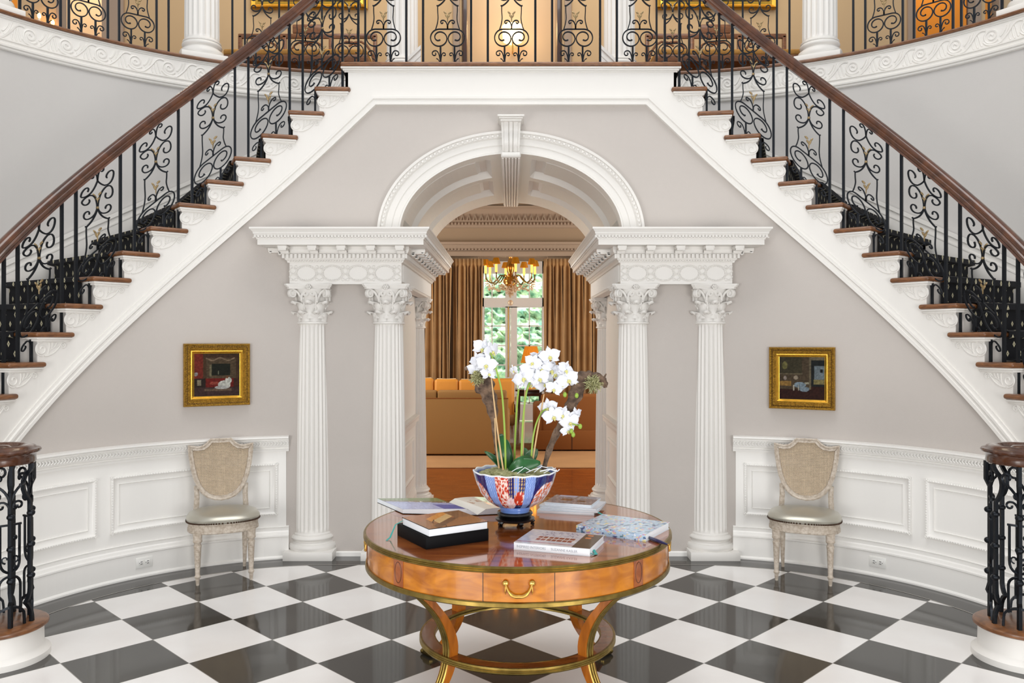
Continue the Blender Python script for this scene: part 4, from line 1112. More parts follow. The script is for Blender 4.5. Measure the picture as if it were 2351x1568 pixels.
# legs and stretcher ring
for q in range(4):
    a = pi/4+q*pi/2; ca, sa = sin(a), -cos(a)
    lg = smooth_path([(.64, .612), (.575, .56), (.50, .48), (.452, .40), (.430, .32), (.440, .24), (.475, .165), (.54, .085), (.625, .02)], 4)
    v = []; f = []; n = len(lg)
    for i, (r, z) in enumerate(lg):
        i0, i1 = max(0, i-1), min(n-1, i+1); dr_, dz = lg[i1][0]-lg[i0][0], lg[i1][1]-lg[i0][1]; l = sqrt(dr_*dr_+dz*dz); nr, nz = -dz/l, dr_/l
        th_ = .05*(1-.45*(i/n)**2)+.03*max(0, 1-i/7); hw = .030*(1-.25*i/n)
        for s_, o in ((-1, 0), (-1, th_), (1, th_), (1, 0)):
            rr = r-nr*0+(-abs(nr) if False else 0); ro = r-(o)*1*abs(nr)*1; zo = z+(o*nz if nr > 0 else -o*nz)*0
            R_ = ro; v.append((R_*ca+s_*hw*cos(a), R_*sa+s_*hw*sin(a), zo+0))
    for i in range(n-1):
        for j in range(4): f.append((4*i+j, 4*i+(j+1) % 4, 4*i+4+(j+1) % 4, 4*i+4+j))
    f += [(0, 1, 2, 3), (4*n-1, 4*n-2, 4*n-3, 4*n-4)]
    le = MB().add(v, f, False).build('leg', M['legwood'], tb)
    mb = MB()
    for dx in (-.017, 0, .017): mb.tube([((r+.001)*ca+dx*(1-.25*i/n)*cos(a), (r+.001)*sa+dx*(1-.25*i/n)*sin(a), z) for i, (r, z) in enumerate(lg)], .0055, 6)
    mb.build('brass_reeding', M['brass'], le)
    mb = MB(); mb.bbox(-.032, .032, -.03, .045, 0, .045, .016, 3)
    for i in (-1, 0, 1): mb.sph((i*.018, .045, .016), .015, 8, 6, (1, 1.3, 1))
    mb.map(lambda x, y, z: ((.62+y)*ca+x*cos(a), (.62+y)*sa+x*sin(a), z)); mb.build('paw_foot', M['brass'], le)
ZS = .284
MB().lathe([(.382, ZS-.022), (.44, ZS-.022), (.44, ZS), (.382, ZS), (.382, ZS-.022)], seg=96, caps=False).build('stretcher_ring', M['table'], tb)
mb = MB(); mb.lathe([(.438, ZS-.026), (.447, ZS-.026), (.450, ZS-.022), (.447, ZS-.018), (.450, ZS-.014), (.447, ZS-.010), (.450, ZS-.006), (.447, ZS+.0005), (.438, ZS+.0005), (.438, ZS-.026)], seg=96, caps=False)
mb.lathe([(.384, ZS-.026), (.378, ZS-.022), (.380, ZS-.015), (.377, ZS-.008), (.378, ZS+.0005), (.384, ZS+.0005), (.384, ZS-.026)], seg=96, caps=False); mb.build('ring_band', M['brass'], tb)

# ------------------------------------------------------------------ bowl on its stand
BX, BY = (1182-CX)*3.78/F, 3.78
sd_ = thing('bowl_stand', 'round black lacquered stand with small feet under the painted bowl', 'stand', (BX, BY, TZ))
MB().lathe([(.001, .022), (.078, .022), (.09, .028), (.092, .036), (.082, .042), (.072, .045), (.078, .05), (.084, .056), (.082, .063), (.078, .066), (.001, .066)], seg=48).build('top_ring', M['black'], sd_)
for i in range(5):
    a = -pi/2+.35+2*pi*i/5; mb = MB(); mb.tube([(.07*cos(a), .07*sin(a), .03), (.084*cos(a), .084*sin(a), .018), (.078*cos(a), .078*sin(a), .007), (.09*cos(a), .09*sin(a), .005)], [.014, .012, .007, .008], 8); mb.build('foot', M['black'], sd_)
bw = thing('porcelain_bowl', 'large fluted porcelain bowl painted blue, red and white, on the black stand', 'bowl', (BX, BY, TZ+.064))
NB = 180
def bowl_prof(v): # v 0..1 bottom->rim
    pts = [(.066, 0), (.070, .018), (.067, .024), (.095, .032), (.13, .055), (.158, .09), (.176, .13), (.186, .165), (.1925, .188)]
    x = v*(len(pts)-1); i = min(int(x), len(pts)-2); t = x-i; return tuple(pts[i][k]*(1-t)+pts[i+1][k]*t for k in (0, 1))
def bowl_pos(u, v):
    a = 2*pi*u-pi/2; r, z = bowl_prof(v); k = max(0, v-.3); r *= 1+.018*k*cos(16*a); return (r*cos(a), r*sin(a), z+.003*k*cos(16*a))
def bowl_col(u, v):
    uu = ((u+.5) % 1-.5)*360                               # degrees from the front
    n = noise(u*330, v*46); n2 = noise(u*210+5, v*30+3); W_ = (.93, .94, .97); bl = (.45, .58, .84); nv = (.08, .12, .38); rd = (.76, .22, .13); og = (.88, .42, .22)
    if v > .985: return (.9, .92, .97)
    if v < .28: return mixc(bl, (.25, .4, .72), .5*(abs((uu*.5) % 1-.5) < .2)) if v > .04 else bl
    if v < .36: return nv
    per = 130; q = ((uu+10+per*2) % per)-per/2+0           # repeats
    x = uu+3
    k = abs(x)
    if k > 95: x = x-120*(1 if x > 0 else -1)
    if -42 < x < -26 or 17 < x < 33:                         # pale blue hatched bands
        return mixc(bl, (.62, .72, .92), .8) if abs((x*.35+v*9) % 1-.5) > .16 else (.32, .45, .78)
    if -26 <= x <= -6:
        if ell_in(x, v, -4, .50, 9, .13): return mixc((.9, .72, .72), W_, n)
        return rd if n < .52 else (.95, .86, .82)
    if -6 < x <= 17:
        if ell_in(x, v, 11, .60, 9.5, .12): return rd if n2 < .6 else (.97, .85, .8)
        if ell_in(x, v, -4, .50, 9, .13): return mixc((.9, .66, .66), W_, n)
        if v < .5: return nv
        return (.85, .72, .45) if (abs((x*.28) % 1-.5) < .16 and abs((v*16) % 1-.5) < .22) else ((.10, .15, .42) if abs(x-5) > 3 else (.55, .66, .9))
    # lateral medallions
    c = 62 if x > 0 else -70
    if ell_in(x, v, c, .58, 27, .25): return W_ if n > .55 else (og if n2 < .55 else (.72, .55, .52))
    return nv if n < .7 else (.2, .25, .5)
grid_color('painted_wall', M['porcelain'], bowl_col, NB*2, 48, bowl_pos, bw)
grid_color('inner_wall', M['porcelain'], lambda u, v: (.88, .91, .97) if v > .9 else (.35, .45, .75), NB, 8, lambda u, v: (lambda p: (p[0]*.965, p[1]*.965, p[2]-.000))(bowl_pos(u, .45+.55*v)), bw)
MB().tube([(p[0]*.983, p[1]*.983, p[2]+.001) for p in [bowl_pos(i/96, 1) for i in range(96)]], .0035, 6, closed=True).build('rim', M['page'], bw)
# moss
def blob(name, c, r, sc, m, parent=None, amp=.12, seed=1, sub=4):
    bm = bmesh.new(); bmesh.ops.create_icosphere(bm, subdivisions=sub, radius=1); rr = random.Random(seed)
    for v in bm.verts:
        q = 1+amp*(rr.random()-.5)*2; v.co = (c[0]+v.co.x*r*sc[0]*q, c[1]+v.co.y*r*sc[1]*q, c[2]+v.co.z*r*sc[2]*q)
    return MB().bm(bm, True).build(name, m, parent)
ms = blob('moss_bed', (BX, BY, TZ+.228), .172, (1, 1, .22), M['moss'], amp=.06, seed=4, sub=5)
tag(ms, 'dry green moss filling the porcelain bowl around the stems', 'moss', kind='stuff')
# orchid
ZM = TZ+.24
oc = thing('potted_orchid', 'white moth orchid with arching flower sprays growing from the painted bowl', 'plant', (BX, BY, ZM))
def rel(p): return (p[0]-BX, p[1]-BY, p[2]-ZM)
def pxs(L, Ys=None, Y=BY): return [rel(at(x, y, (Ys[i] if Ys else Y))) for i, (x, y) in enumerate(L)]
def stem(L, r, m, nm, Y=BY, **k):
    P = smooth_path(pxs(L, Y=Y), 5); n = len(P); MB().tube(P, [r*(1-.35*i/n) for i in range(n)], 7).build(nm, m, oc)
stem([(1161, 1092), (1160, 1030), (1157, 960), (1152, 900), (1143, 862), (1128, 815), (1112, 800)], .0052, M['stem'], 'stem', 3.74)
stem([(1181, 1060), (1184, 980), (1190, 900), (1200, 865), (1222, 850), (1262, 842), (1300, 865), (1322, 905)], .0050, M['stem'], 'stem', 3.80)
stem([(1197, 1065), (1200, 980), (1208, 905), (1222, 872), (1250, 872), (1275, 885)], .0052, M['stem'], 'stem', 3.76)
stem([(1219, 1062), (1224, 1005), (1234, 965), (1252, 940), (1285, 945), (1305, 968), (1330, 978)], .0045, M['stem'], 'stem', 3.76)
for L, Y in (([(1157, 1090), (1142, 985), (1128, 868)], 3.73), ([(1179, 1062), (1185, 960), (1191, 880)], 3.82), ([(1199, 1068), (1203, 970), (1206, 880)], 3.77), ([(1222, 1062), (1234, 990), (1249, 905)], 3.77), ([(1146, 1075), (1139, 1020), (1136, 960)], 3.76)):
    stem(L, .0045, M['bamboo'], 'support_stake', Y)
def leafm(base, tip, wid, arch, name='leaf', nrm=Vector((0, -1, .4))):
    b, t = Vector(rel(base)), Vector(rel(tip)); ax = t-b; L = ax.length; d = ax.normalized(); sd2 = d.cross(nrm).normalized(); up = sd2.cross(d); v = []; f = []; nu, nv = 14, 6
    for i in range(nu+1):
        u = i/nu; ww = wid*(sin(pi*min(1, u*.93+.04))**.65)*(1-.15*u); c = b+ax*u+up*arch*sin(pi*u)
        for j in range(nv+1):
            q = (j/nv-.5)*2; p = c+sd2*q*ww+up*(.22*ww*abs(q)**1.3); v.append(p[:])
    for i in range(nu):
        for j in range(nv): a = i*(nv+1)+j; f.append((a, a+1, a+nv+2, a+nv+1))
    o = MB().add(v, f, True).build(name, M['leaf'], oc, recalc=False); s_ = o.modifiers.new('thick', 'SOLIDIFY'); s_.thickness = .003
leafm(at(1162, 1092, 3.74), at(1241, 1062, 3.70), .040, .03, nrm=Vector((0, -.8, .6)))
leafm(at(1168, 1090, 3.72), at(1222, 1050, 3.75), .036, .045, nrm=Vector((0, -1, .3)))
leafm(at(1163, 1085, 3.78), at(1150, 996, 3.80), .034, .02, nrm=Vector((.2, -1, 0)))
leafm(at(1170, 1080, 3.80), at(1163, 1010, 3.83), .032, .02, nrm=Vector((-.3, -1, 0)))
leafm(at(1160, 1085, 3.80), at(1113, 1036, 3.84), .016, .02, nrm=Vector((.2, -.8, .5)))
leafm(at(1205, 1080, 3.80), at(1232, 1030, 3.86), .034, .02, nrm=Vector((-.4, -1, .2)))
leafm(at(1200, 1080, 3.82), at(1205, 1028, 3.88), .030, .02, nrm=Vector((.4, -1, .2)))
# flowers
def petal_mesh(mb, ang, L, wd, tilt=.25, notch=0):
    v = []; f = []; nu, nv = 7, 4; ca, sa = cos(ang), sin(ang)
    for i in range(nu+1):
        u = i/nu; ww = wd*(sin(pi*(u*.9+.06))**.75)
        for j in range(nv+1):
            q = (j/nv-.5)*2; x = L*u*(1-.10*abs(q)**2*u); y = q*ww; z = -tilt*L*(u**1.5)*.5+.16*ww*(1-q*q)+.003*sin(u*9+q*4)
            v.append((x*ca-y*sa, -z*1.0, x*sa+y*ca))
    for i in range(nu):
        for j in range(nv): a = i*(nv+1)+j; f.append((a, a+1, a+nv+2, a+nv+1))
    mb.add(v, f, True)
fb = MB()
for a, L, wd in ((90, .043, .014), (215, .042, .0135), (325, .042, .0135)): petal_mesh(fb, radians(a), L*1.12, wd*.92, .1)
fb2 = MB()
for a in (15, 165): petal_mesh(fb2, radians(a), .053, .0235, .15)
fb2.map(lambda x, y, z: (x, y-.004, z)); fb._m(fb2); FM = mk(fb, 'flower', M['petal'])
lb_ = MB(); lb_.sph((0, -.009, -.006), .0052, 8, 6, (1, 1, 1.2)); lb_.sph((-.006, -.008, -.009), .0042, 6, 5, (.7, .8, 1.2)); lb_.sph((.006, -.008, -.009), .0042, 6, 5, (.7, .8, 1.2)); lb_.tube([(0, -.012, -.012), (0, -.016, -.022)], [.005, .001], 6); LM = mk(lb_, 'lip', M['lip'])
rf = random.Random(11)
FL = [(1108, 800, 1.0, .3), (1128, 806, 1.05, .9), (1098, 828, .9, -.5), (1117, 836, 1.0, .2), (1092, 850, .85, -.3), (1122, 858, .8, .6),
      (1203, 868, 1.15, -.4), (1220, 850, 1.1, .1), (1243, 846, 1.15, .3), (1238, 826, 1.0, -.6), (1262, 818, 1.0, .2), (1266, 850, 1.1, .5), (1250, 880, 1.0, 0), (1278, 858, 1.0, -.2), (1272, 892, .85, .2), (1299, 850, .95, .5), (1304, 872, 1.05, .3), (1318, 874, .8, .9), (1290, 880, .75, -.2), (1238, 868, 1.0, .2), (1216, 882, .8, .6), (1224, 832, .85, -.3), (1180, 850, .55, -.8),
      (1258, 936, .95, -.2), (1270, 955, 1.0, .1), (1292, 952, .9, .3), (1308, 968, .95, .2), (1321, 952, .75, .8), (1303, 988, .7, 0)]
for i, (x, y, s_, yaw) in enumerate(FL):
    Y = 3.76+rf.uniform(-.03, .02); p = rel(at(x, y, Y)); o = bpy.data.objects.new('flower', FM); C.objects.link(o); o.parent = oc; o.location = p; o.scale = (s_*1.05,)*3
    o.rotation_euler = (rf.uniform(-.35, .3), rf.uniform(-.5, .5), yaw+rf.uniform(-.2, .2)); l = bpy.data.objects.new('lip', LM); C.objects.link(l); l.parent = o
bmesh_ = mk(MB().sph((0, 0, 0), .011, 8, 6, (.85, .85, 1.15)), 'bud', M['stem'])
for x, y in ((1297, 906), (1324, 908), (1312, 990), (1332, 979), (1316, 998)):
    o = bpy.data.objects.new('bud', bmesh_); C.objects.link(o); o.parent = oc; o.location = rel(at(x, y, 3.75))
mb = MB()
for k in range(5):
    x0 = 1172+k*19; mb.tube([rel(at(x0+rf.uniform(-4, 4), 1080+rf.uniform(-6, 8), 3.66)), rel(at(x0+14, 1076+rf.uniform(-6, 8), 3.65)), rel(at(x0+28, 1078+rf.uniform(-8, 8), 3.66))], .0017, 5)
mb.tube([rel(at(1240, 1082, 3.66)), rel(at(1262, 1077, 3.64)), rel(at(1280, 1082, 3.62)), rel(at(1284, 1078, 3.61))], .0028, 5)
mb.build('aerial_roots', M['page'], oc)
# driftwood
def drift(label, pts, radii, Y, extra):
    P = smooth_path([at(x, y, Y) for x, y in pts], 5); n = len(P); R = []
    for i in range(n):
        t = i/(n-1)*(len(radii)-1); k = min(int(t), len(radii)-2); R.append((radii[k]*(1-(t-k))+radii[k+1]*(t-k))*(1+.12*sin(i*1.7)+.08*rf.uniform(-1, 1)))
    b0 = P[0]; mb = MB().tube([(p[0]-b0[0], p[1]-b0[1], p[2]-b0[2]) for p in P], R, 9, flat=.7)
    for pp, rr in extra:
        Q = smooth_path([at(x, y, Y) for x, y in pp], 4); mb.tube([(p[0]-b0[0], p[1]-b0[1], p[2]-b0[2]) for p in Q], [rr*(1-.6*i/len(Q)) for i in range(len(Q))], 7)
    o = mb.build('driftwood', M['bark'], None, loc=b0); tag(o, label, 'driftwood'); return o
dl = drift('gnarled dark driftwood leaning left in the bowl, topped with moss', [(1150, 1085), (1139, 1030), (1134, 965), (1126, 920), (1112, 885), (1098, 855)], [.006, .008, .016, .034, .046, .035], 3.80,
      [([(1100, 852), (1085, 846), (1066, 846)], .018), ([(1118, 900), (1126, 880), (1128, 866)], .014), ([(1100, 880), (1095, 862), (1090, 852)], .014)])
dr2 = drift('tall driftwood branch leaning right in the bowl with a hooked tip', [(1247, 1082), (1262, 1030), (1285, 980), (1306, 940), (1322, 905), (1332, 875), (1352, 868), (1375, 868), (1387, 880), (1390, 890)], [.010, .014, .018, .024, .034, .040, .034, .022, .018, .008], 3.80,
      [([(1384, 872), (1392, 858)], .006), ([(1325, 880), (1330, 866), (1345, 862)], .012)])
def tuft(c, n, r, seed, host):
    rr = random.Random(seed); mb = MB()
    for i in range(n):
        d = Vector((rr.gauss(0, 1), rr.gauss(0, 1), rr.gauss(0, 1))).normalized(); e = c+d*r*rr.uniform(.5, 1.1); mid = (c+e)/2+Vector((rr.uniform(-1, 1), rr.uniform(-1, 1), rr.uniform(-1, 1)))*r*.25
        mb.tube([(c+d*r*.1)[:], mid[:], e[:]], [.003, .0026, .0015], 4)
    h = host.location; mb.map(lambda x, y, z: (x-h.x, y-h.y, z-h.z)); o = mb.build('moss_tuft', M['moss'], host); return o
tuft(at(1362, 881, 3.76), 200, .046, 2, dr2); tuft(at(1095, 868, 3.76), 150, .040, 5, dl)

# ------------------------------------------------------------------ books
def frame_from(pA, pB, sidept):
    """A front corner, B other corner along the long edge; returns origin, angle, length"""
    d = pB-pA; return atan2(d.y, d.x), d.length
def book(label, pA, pB, depth, z0, h, fn, kind='hard', spine='front', nm='book', cat='book', pagecol='page', covercol=None, ribbon=None):
    """front edge runs A->B; the book extends `depth` to the left of that direction (away from the camera)"""
    ang, L = frame_from(pA, pB, None); t = thing(nm, label, cat, (pA.x, pA.y, z0), ang)
    cc = covercol or M['page']; ct = .0025
    if kind == 'box':
        MB().bbox(0, L, 0, depth, 0, h, .0015).build('case', M['blackcloth'], t); return t
    mb = MB(); mb.bbox(.003, L-.003, (.003 if spine != 'front' else .004), depth-.003, ct, h-ct, .001); mb.build('pages', M['page'], t)
    mb = MB(); mb.box(0, L, 0, depth, 0, ct)
    if spine == 'front': mb.bbox(0, L, 0, .004, 0, h-.0002, .001)
    mb.build('cover_board', cc, t)
    mb = MB(); mb.box(0, L, 0, depth, h-ct, h-.0002); mb.build('top_board', cc, t)
    grid_color('cover_print', M['cover'], fn, 90, 70, lambda u, v: (L*u, depth*v, h+.0002), t)
    return t
def B(px, py, Z=TZ): return onz(px, py, Z)
# slipcase + desert book
A_, R_ = B(978, 1262), B(1122, 1241); Lf = B(896, 1231)
dep1 = (Lf-A_).length
book('black slipcase lying under the brown desert cover book', A_, R_, dep1, TZ, .052, None, 'box', nm='slipcase', cat='box')
def desert(u, v):
    n = noise(u*50, v*50)*.15+.9
    # u along front-right edge, v away to the left
    c = (.62, .42, .27)
    if v > .55 and u < .8: c = (.70, .44, .30) if noise(u*60, v*60) < .75 else (.36, .25, .18)
    r_ = (u-.1)-(v-.3)*.8
    x = u-.45; y = v-.35
    if 0.0 < (v-.32-.9*(u-.35)**1) < .22 and u > .3: c = (.86, .72, .5)
    if .22 <= (v-.32-.9*(u-.35)) < .42 and u > .25: c = (.86, .58, .28)
    if abs(v-.2-.9*(u-.3)) < .10 and u > .15 and c == (.62, .42, .27): c = (.42, .30, .22)
    if abs(u-.28-.05*sin(v*14)) < .01 and v < .55: c = (.25, .17, .12)
    if v > .5 and u > .7: c = (.50, .36, .26)
    return sc_(c, n)
A2, R2, L2 = B(985, 1234, TZ+.052), B(1121, 1215, TZ+.052), B(904, 1208, TZ+.052)
bk = book('thick white paged book with a brown desert photograph cover, on the black slipcase', A2, R2, (L2-A2).length, TZ+.052, .034, desert, spine='none', covercol=M['blackcloth'])
dpt = (L2-A2).length
mb = MB()
mb.rail([(-.0, dpt-.01, .02), (-.03, dpt+.0, .005), (-.06, dpt-.01, -.045), (-.085, dpt-.03, -.0505)], [(-.004, -.0005), (.004, -.0005), (.004, .0005), (-.004, .0005)]); mb.map(lambda x, y, z: (x+.02 if False else x, y, z)); mb.build('ribbon', M['teal'], bk)
# white spine book
def white_cover(u, v):
    c = mixc((.70, .70, .76), (.82, .80, .80), noise(u*30, v*30))
    if v < .10: c = (.80, .78, .78)
    if .10 < v < .13: c = (.62, .2, .24)
    if .2 < u < .72 and .28 < v < .55:
        c = (.80, .76, .74) if (u*14) % 1 > .82 or abs(v-.41) < .02 else (.50, .16, .10)
    if u > .76 and v < .95: c = (.24, .19, .15) if noise(u*40, v*40) < .8 else (.36, .32, .30)
    if .80 < u < .88 and (.62 < v < .72 or .8 < v < .9): c = (.80, .45, .22)
    if ell_in(u, v, .73, .33, .035, .06): c = (.85, .84, .84)
    if .2 < u < .7 and .6 < v < .92 and noise(u*90, v*30) < .3: c = (.55, .52, .60)
    return c
A3, R3 = B(1179.6, 1261.5), B(1354, 1277.6)
bw3 = book('white spined interiors book with a small teal ribbon, nearest the table edge', A3, R3, (B(1391, 1244.5)-R3).length, TZ, .030, white_cover, spine='front')
def text(s, size, parent, loc, rot, m, nm='spine_title', sx=1):
    cu = bpy.data.curves.new(nm, 'FONT'); cu.body = s; cu.size = size; cu.extrude = .0002; o = bpy.data.objects.new(nm, cu); C.objects.link(o)
    dg = bpy.context.evaluated_depsgraph_get(); me = bpy.data.meshes.new_from_object(o.evaluated_get(dg)); bpy.data.objects.remove(o)
    me.materials.append(m) if not me.materials else None
    q = bpy.data.objects.new(nm, me); C.objects.link(q); q.parent = parent; q.location = loc; q.rotation_euler = rot; q.scale = (sx, 1, 1); return q
M['ink'] = mat('grey_ink', '#9A9DA6', .5)
text('INSPIRED INTERIORS', .0145, bw3, (.012, -.0003, .010), (pi/2, 0, 0), M['ink'], sx=.93)
text('SUZANNE KASLER', .0145, bw3, (.158, -.0003, .010), (pi/2, 0, 0), M['ink'], sx=.93)
L3 = (R3-A3).length
mb = MB(); mb.rail([(L3-.001, .02, .008), (L3+.012, .022, .004), (L3+.018, .035, .002), (L3+.006, .055, .006), (L3-.002, .07, .010)], [(-.006, -.0005), (.006, -.0005), (.006, .0006), (-.006, .0006)]); mb.build('ribbon', M['teal'], bw3)
# floral journal
def floral(u, v):
    c = (.70, .80, .89); n = noise(u*26, v*15); m2 = noise(u*48+11, v*28+7)
    if n > .72: c = (.90, .86, .60) if m2 > .5 else (.78, .62, .76)
    elif n < .24: c = (.28, .45, .56) if m2 > .4 else (.34, .36, .55)
    elif m2 > .8: c = (.93, .93, .95)
    elif m2 < .14: c = (.35, .52, .55)
    return c
A4, R4 = B(1323, 1221.5), B(1483, 1243.6)
b4 = book('pale blue floral journal lying near the right edge of the table', A4, R4, (B(1532, 1214)-R4).length, TZ, .031, floral, spine='front', nm='journal', cat='book')
L4 = (R4-A4).length
grid_color('spine_print', M['cover'], lambda u, v: floral(u*1.0+.3, v*.25+.1), 90, 16, lambda u, v: (L4*u, -.0004, .031*v), b4)
# magazines
def mag(u, v):
    n = noise(u*26, v*20); c = mixc((.46, .42, .44), (.66, .62, .62), n)
    if v > .72 and u > .55: c = (.30, .32, .40) if (u*30) % 1 > .4 else (.7, .72, .76)
    if .25 < u < .5 and .35 < v < .6: c = (.50, .36, .28)
    if .62 < u < .8 and .3 < v < .45: c = (.34, .24, .2)
    if .1 < u < .5 and v > .8: c = (.72, .72, .80)
    return c
zz = TZ
specs = [('hardback with teal ribbon at the bottom of the stack right of the bowl', (1233, 1178), (1364, 1184), .21, .014), ('pale magazine in the middle of the stack right of the bowl', (1240, 1170), (1372, 1178), .20, .010), ('white magazine just under the topmost one right of the bowl', (1238, 1163), (1368, 1173), .20, .009), ('glossy grey magazine topmost of the stack right of the bowl', (1250, 1157), (1357, 1164.5), .21, .010)]
for i, (lb, a_, r_, dp, h) in enumerate(specs):
    q = book(lb, onz(a_[0], a_[1], zz), onz(r_[0], r_[1], zz), dp, zz, h, mag if i == 3 else (lambda u, v: (.8, .82, .86)), spine='front' if i != 3 else 'none', nm='book' if i == 0 else 'magazine', cat='book' if i == 0 else 'magazine', covercol=M['page'])
    if i == 0:
        Lr = (onz(*r_, zz)-onz(*a_, zz)).length; mb = MB(); mb.rail([(Lr-.02, .03, .012), (Lr+.01, .02, .016), (Lr+.03, .0, .012), (Lr+.06, -.01, .002)], [(-.007, -.0005), (.007, -.0005), (.007, .0006), (-.007, .0006)]); mb.build('ribbon', M['teal'], q)
    zz += h
# open book
ob = thing('open_book', 'large open book with a green and blue landscape page, left of the bowl', 'book', tuple(B(1055, 1172)), 0)
def orel(p): return (p[0]-ob.location.x, p[1]-ob.location.y, p[2]-ob.location.z)
S0, S1 = onz(1096, 1184, TZ), onz(1026, 1158, TZ)          # spine: near, far
lf0, lf1 = onz(921, 1190, TZ), onz(884, 1172, TZ)
def landscape(u, v):
    n = noise(u*60, v*30)*.14; t = v+.25*(u-.5)
    if t > .72: c = (.42, .52, .33)
    elif t > .60: c = (.40, .37, .30) if noise(u*80, v*30) < .8 else (.80, .80, .76)
    elif t > .42: c = (.62, .66, .82)
    elif u > .55: c = (.25, .36, .68)
    else: c = (.66, .70, .86)
    return sc_(c, .93+n)
Wl = (onz(903, 1184, TZ)-S0).length
def page_pos(side, top):
    sp = (S1-S0); dirv = Vector((-1, .10, 0)) if side < 0 else Vector((1, .25, 0)); dirv.normalize()
    Wd = .37 if side < 0 else .25
    def f(u, v):
        base = S0+sp*v; q = 1-u if side < 0 else u; hh = .031*min(1, q*7)*(1-.35*q) if side < 0 else .020*min(1, q*6)*(1-.2*q)+.012*sin(q*pi)
        p = base+dirv*Wd*q; return orel((p.x, p.y, TZ+.004+(hh if top else 0)))
    return f
for side, fn, nm2 in ((-1, landscape, 'left_page'), (1, lambda u, v: (.90, .88, .84) if not (.2 < u < .75 and .45 < v < .75 and noise(u*22, v*12) < .45) else (.74, .60, .52), 'right_page')):
    grid_color(nm2, M['cover'], fn, 60, 40, page_pos(side, True), ob)
    mb = MB(); tp, bt = page_pos(side, True), page_pos(side, False); n = 20; v = []
    for (f0) in [((0, 0), (1, 0)), ((1, 0), (1, 1)), ((1, 1), (0, 1)), ((0, 1), (0, 0))]:
        for i in range(n+1):
            t = i/n; u = f0[0][0]*(1-t)+f0[1][0]*t; w2 = f0[0][1]*(1-t)+f0[1][1]*t; v += [bt(u, w2), tuple(c-(.0005 if k == 2 else 0) for k, c in enumerate(tp(u, w2)))]
    m_ = 4*(n+1); mb.add(v, [(2*i, (2*i+2) % (2*m_), (2*i+3) % (2*m_), 2*i+1) for i in range(m_)]); mb.build('page_block', M['page'], ob, recalc=False)
    mb = MB(); q = [bt(0, 0), bt(1, 0), bt(1, 1), bt(0, 1)]; mb.add([(x, y, z-.0005) for x, y, z in q]+[(x, y, z-.0035) for x, y, z in q], [(0, 1, 2, 3), (4, 5, 6, 7), (0, 1, 5, 4), (1, 2, 6, 5), (2, 3, 7, 6), (3, 0, 4, 7)]); mb.build('cover_board', M['blackcloth'], ob)
# pen
p0, p1 = onz(1487, 1233, TZ+.008), onz(1538, 1252, TZ+.008); pn = thing('pen', 'navy blue pen with gold tip beside the floral journal', 'pen', tuple(p0))
dd = p1-p0; MB().tube([(0, 0, 0), (dd*.06)[:], (dd*.5)[:], (dd*.92)[:]], [.003, .0072, .0078, .004], 10).build('barrel', M['navy'], pn); MB().tube([(dd*.92)[:], (dd*1.0)[:]], [.0035, .001], 8).build('tip', M['brightbrass'], pn)

# ------------------------------------------------------------------ gallery upstairs
YB = 9.1
def box_s(name, m, *b): return struct(name, MB().box(*b), m)
# back wall pieces: (px0, px1, material) openings between
def xb(px, Y=YB): return (px-CX)*Y/F
box_s('floor_gallery', M['treadwood'], -5.5, 5.5, 7.47, 9.8, ZG-.06, ZG-.002)
mb = MB()
for a_, b_ in ((-150, 8), (40, 132), (250, 1060), (1290, 2100), (2238, 2262), (2292, 2500)):
    mb.box(xb(a_), xb(b_), YB, YB+.12, ZG, 7.2)
struct('wall_gallery_back', mb, M['wallbeige'])
box_s('ceiling_gallery', M['white'], -5.5, 5.5, 7.2, 11, 7.2, 7.3)
# rooms behind the openings
box_s('wall_gallery_center', M['cream'], xb(1000), xb(1350), 10.2, 10.3, ZG, 7.2)
box_s('wall_gallery_cream', M['cream'], xb(60, 10.6), xb(330, 10.6), 10.6, 10.7, ZG, 7.2)
box_s('wall_gallery_amber', M['amber'], xb(2030, 10.6), xb(2400, 10.6), 10.6, 10.7, ZG, 7.2)
box_s('wall_gallery_amber_small', M['amber'], xb(-120, 10.6), xb(58, 10.6), 10.6, 10.7, ZG, 7.2)
for nm_, px in (('left', 1067), ('right', 1284)):
    t = thing('open_door', 'dark wooden door edge with brass hinge, %s of the glowing gallery lamp' % nm_, 'door', (xb(px), YB-.02, ZG))
    MB().bbox(-.024, .024, 0, .5, 0, 2.6, .003).build('door_leaf', M['darkdoor'], t)
    for z in (.35, 1.9): MB().bbox(-.03+(.02 if px < 1173 else -.012), .03+(.012 if px < 1173 else -.02), -.004, .0, z, z+.16, .001).build('hinge', M['brightbrass'], t)
# architraves of the doors
k_ = 17
for a_, b_ in ((1040, 1056), (1296, 1312), (2082, 2100), (236, 250), (248, 286), (132, 140), (2236, 2250), (2290, 2300)):
    mb = MB(); mb.bbox(xb(a_), xb(b_), YB-.03, YB+.12, ZG, 7.0, .006); struct('trim_%d' % k_, mb, M['livtrim']); k_ += 1
t = thing('gallery_post', 'dark wooden post in front of the amber lit room upstairs', 'post', (xb(2268), YB+.3, ZG)); MB().bbox(-.05, .05, -.05, .05, 0, 2.5, .01).build('shaft', M['darkdoor'], t)
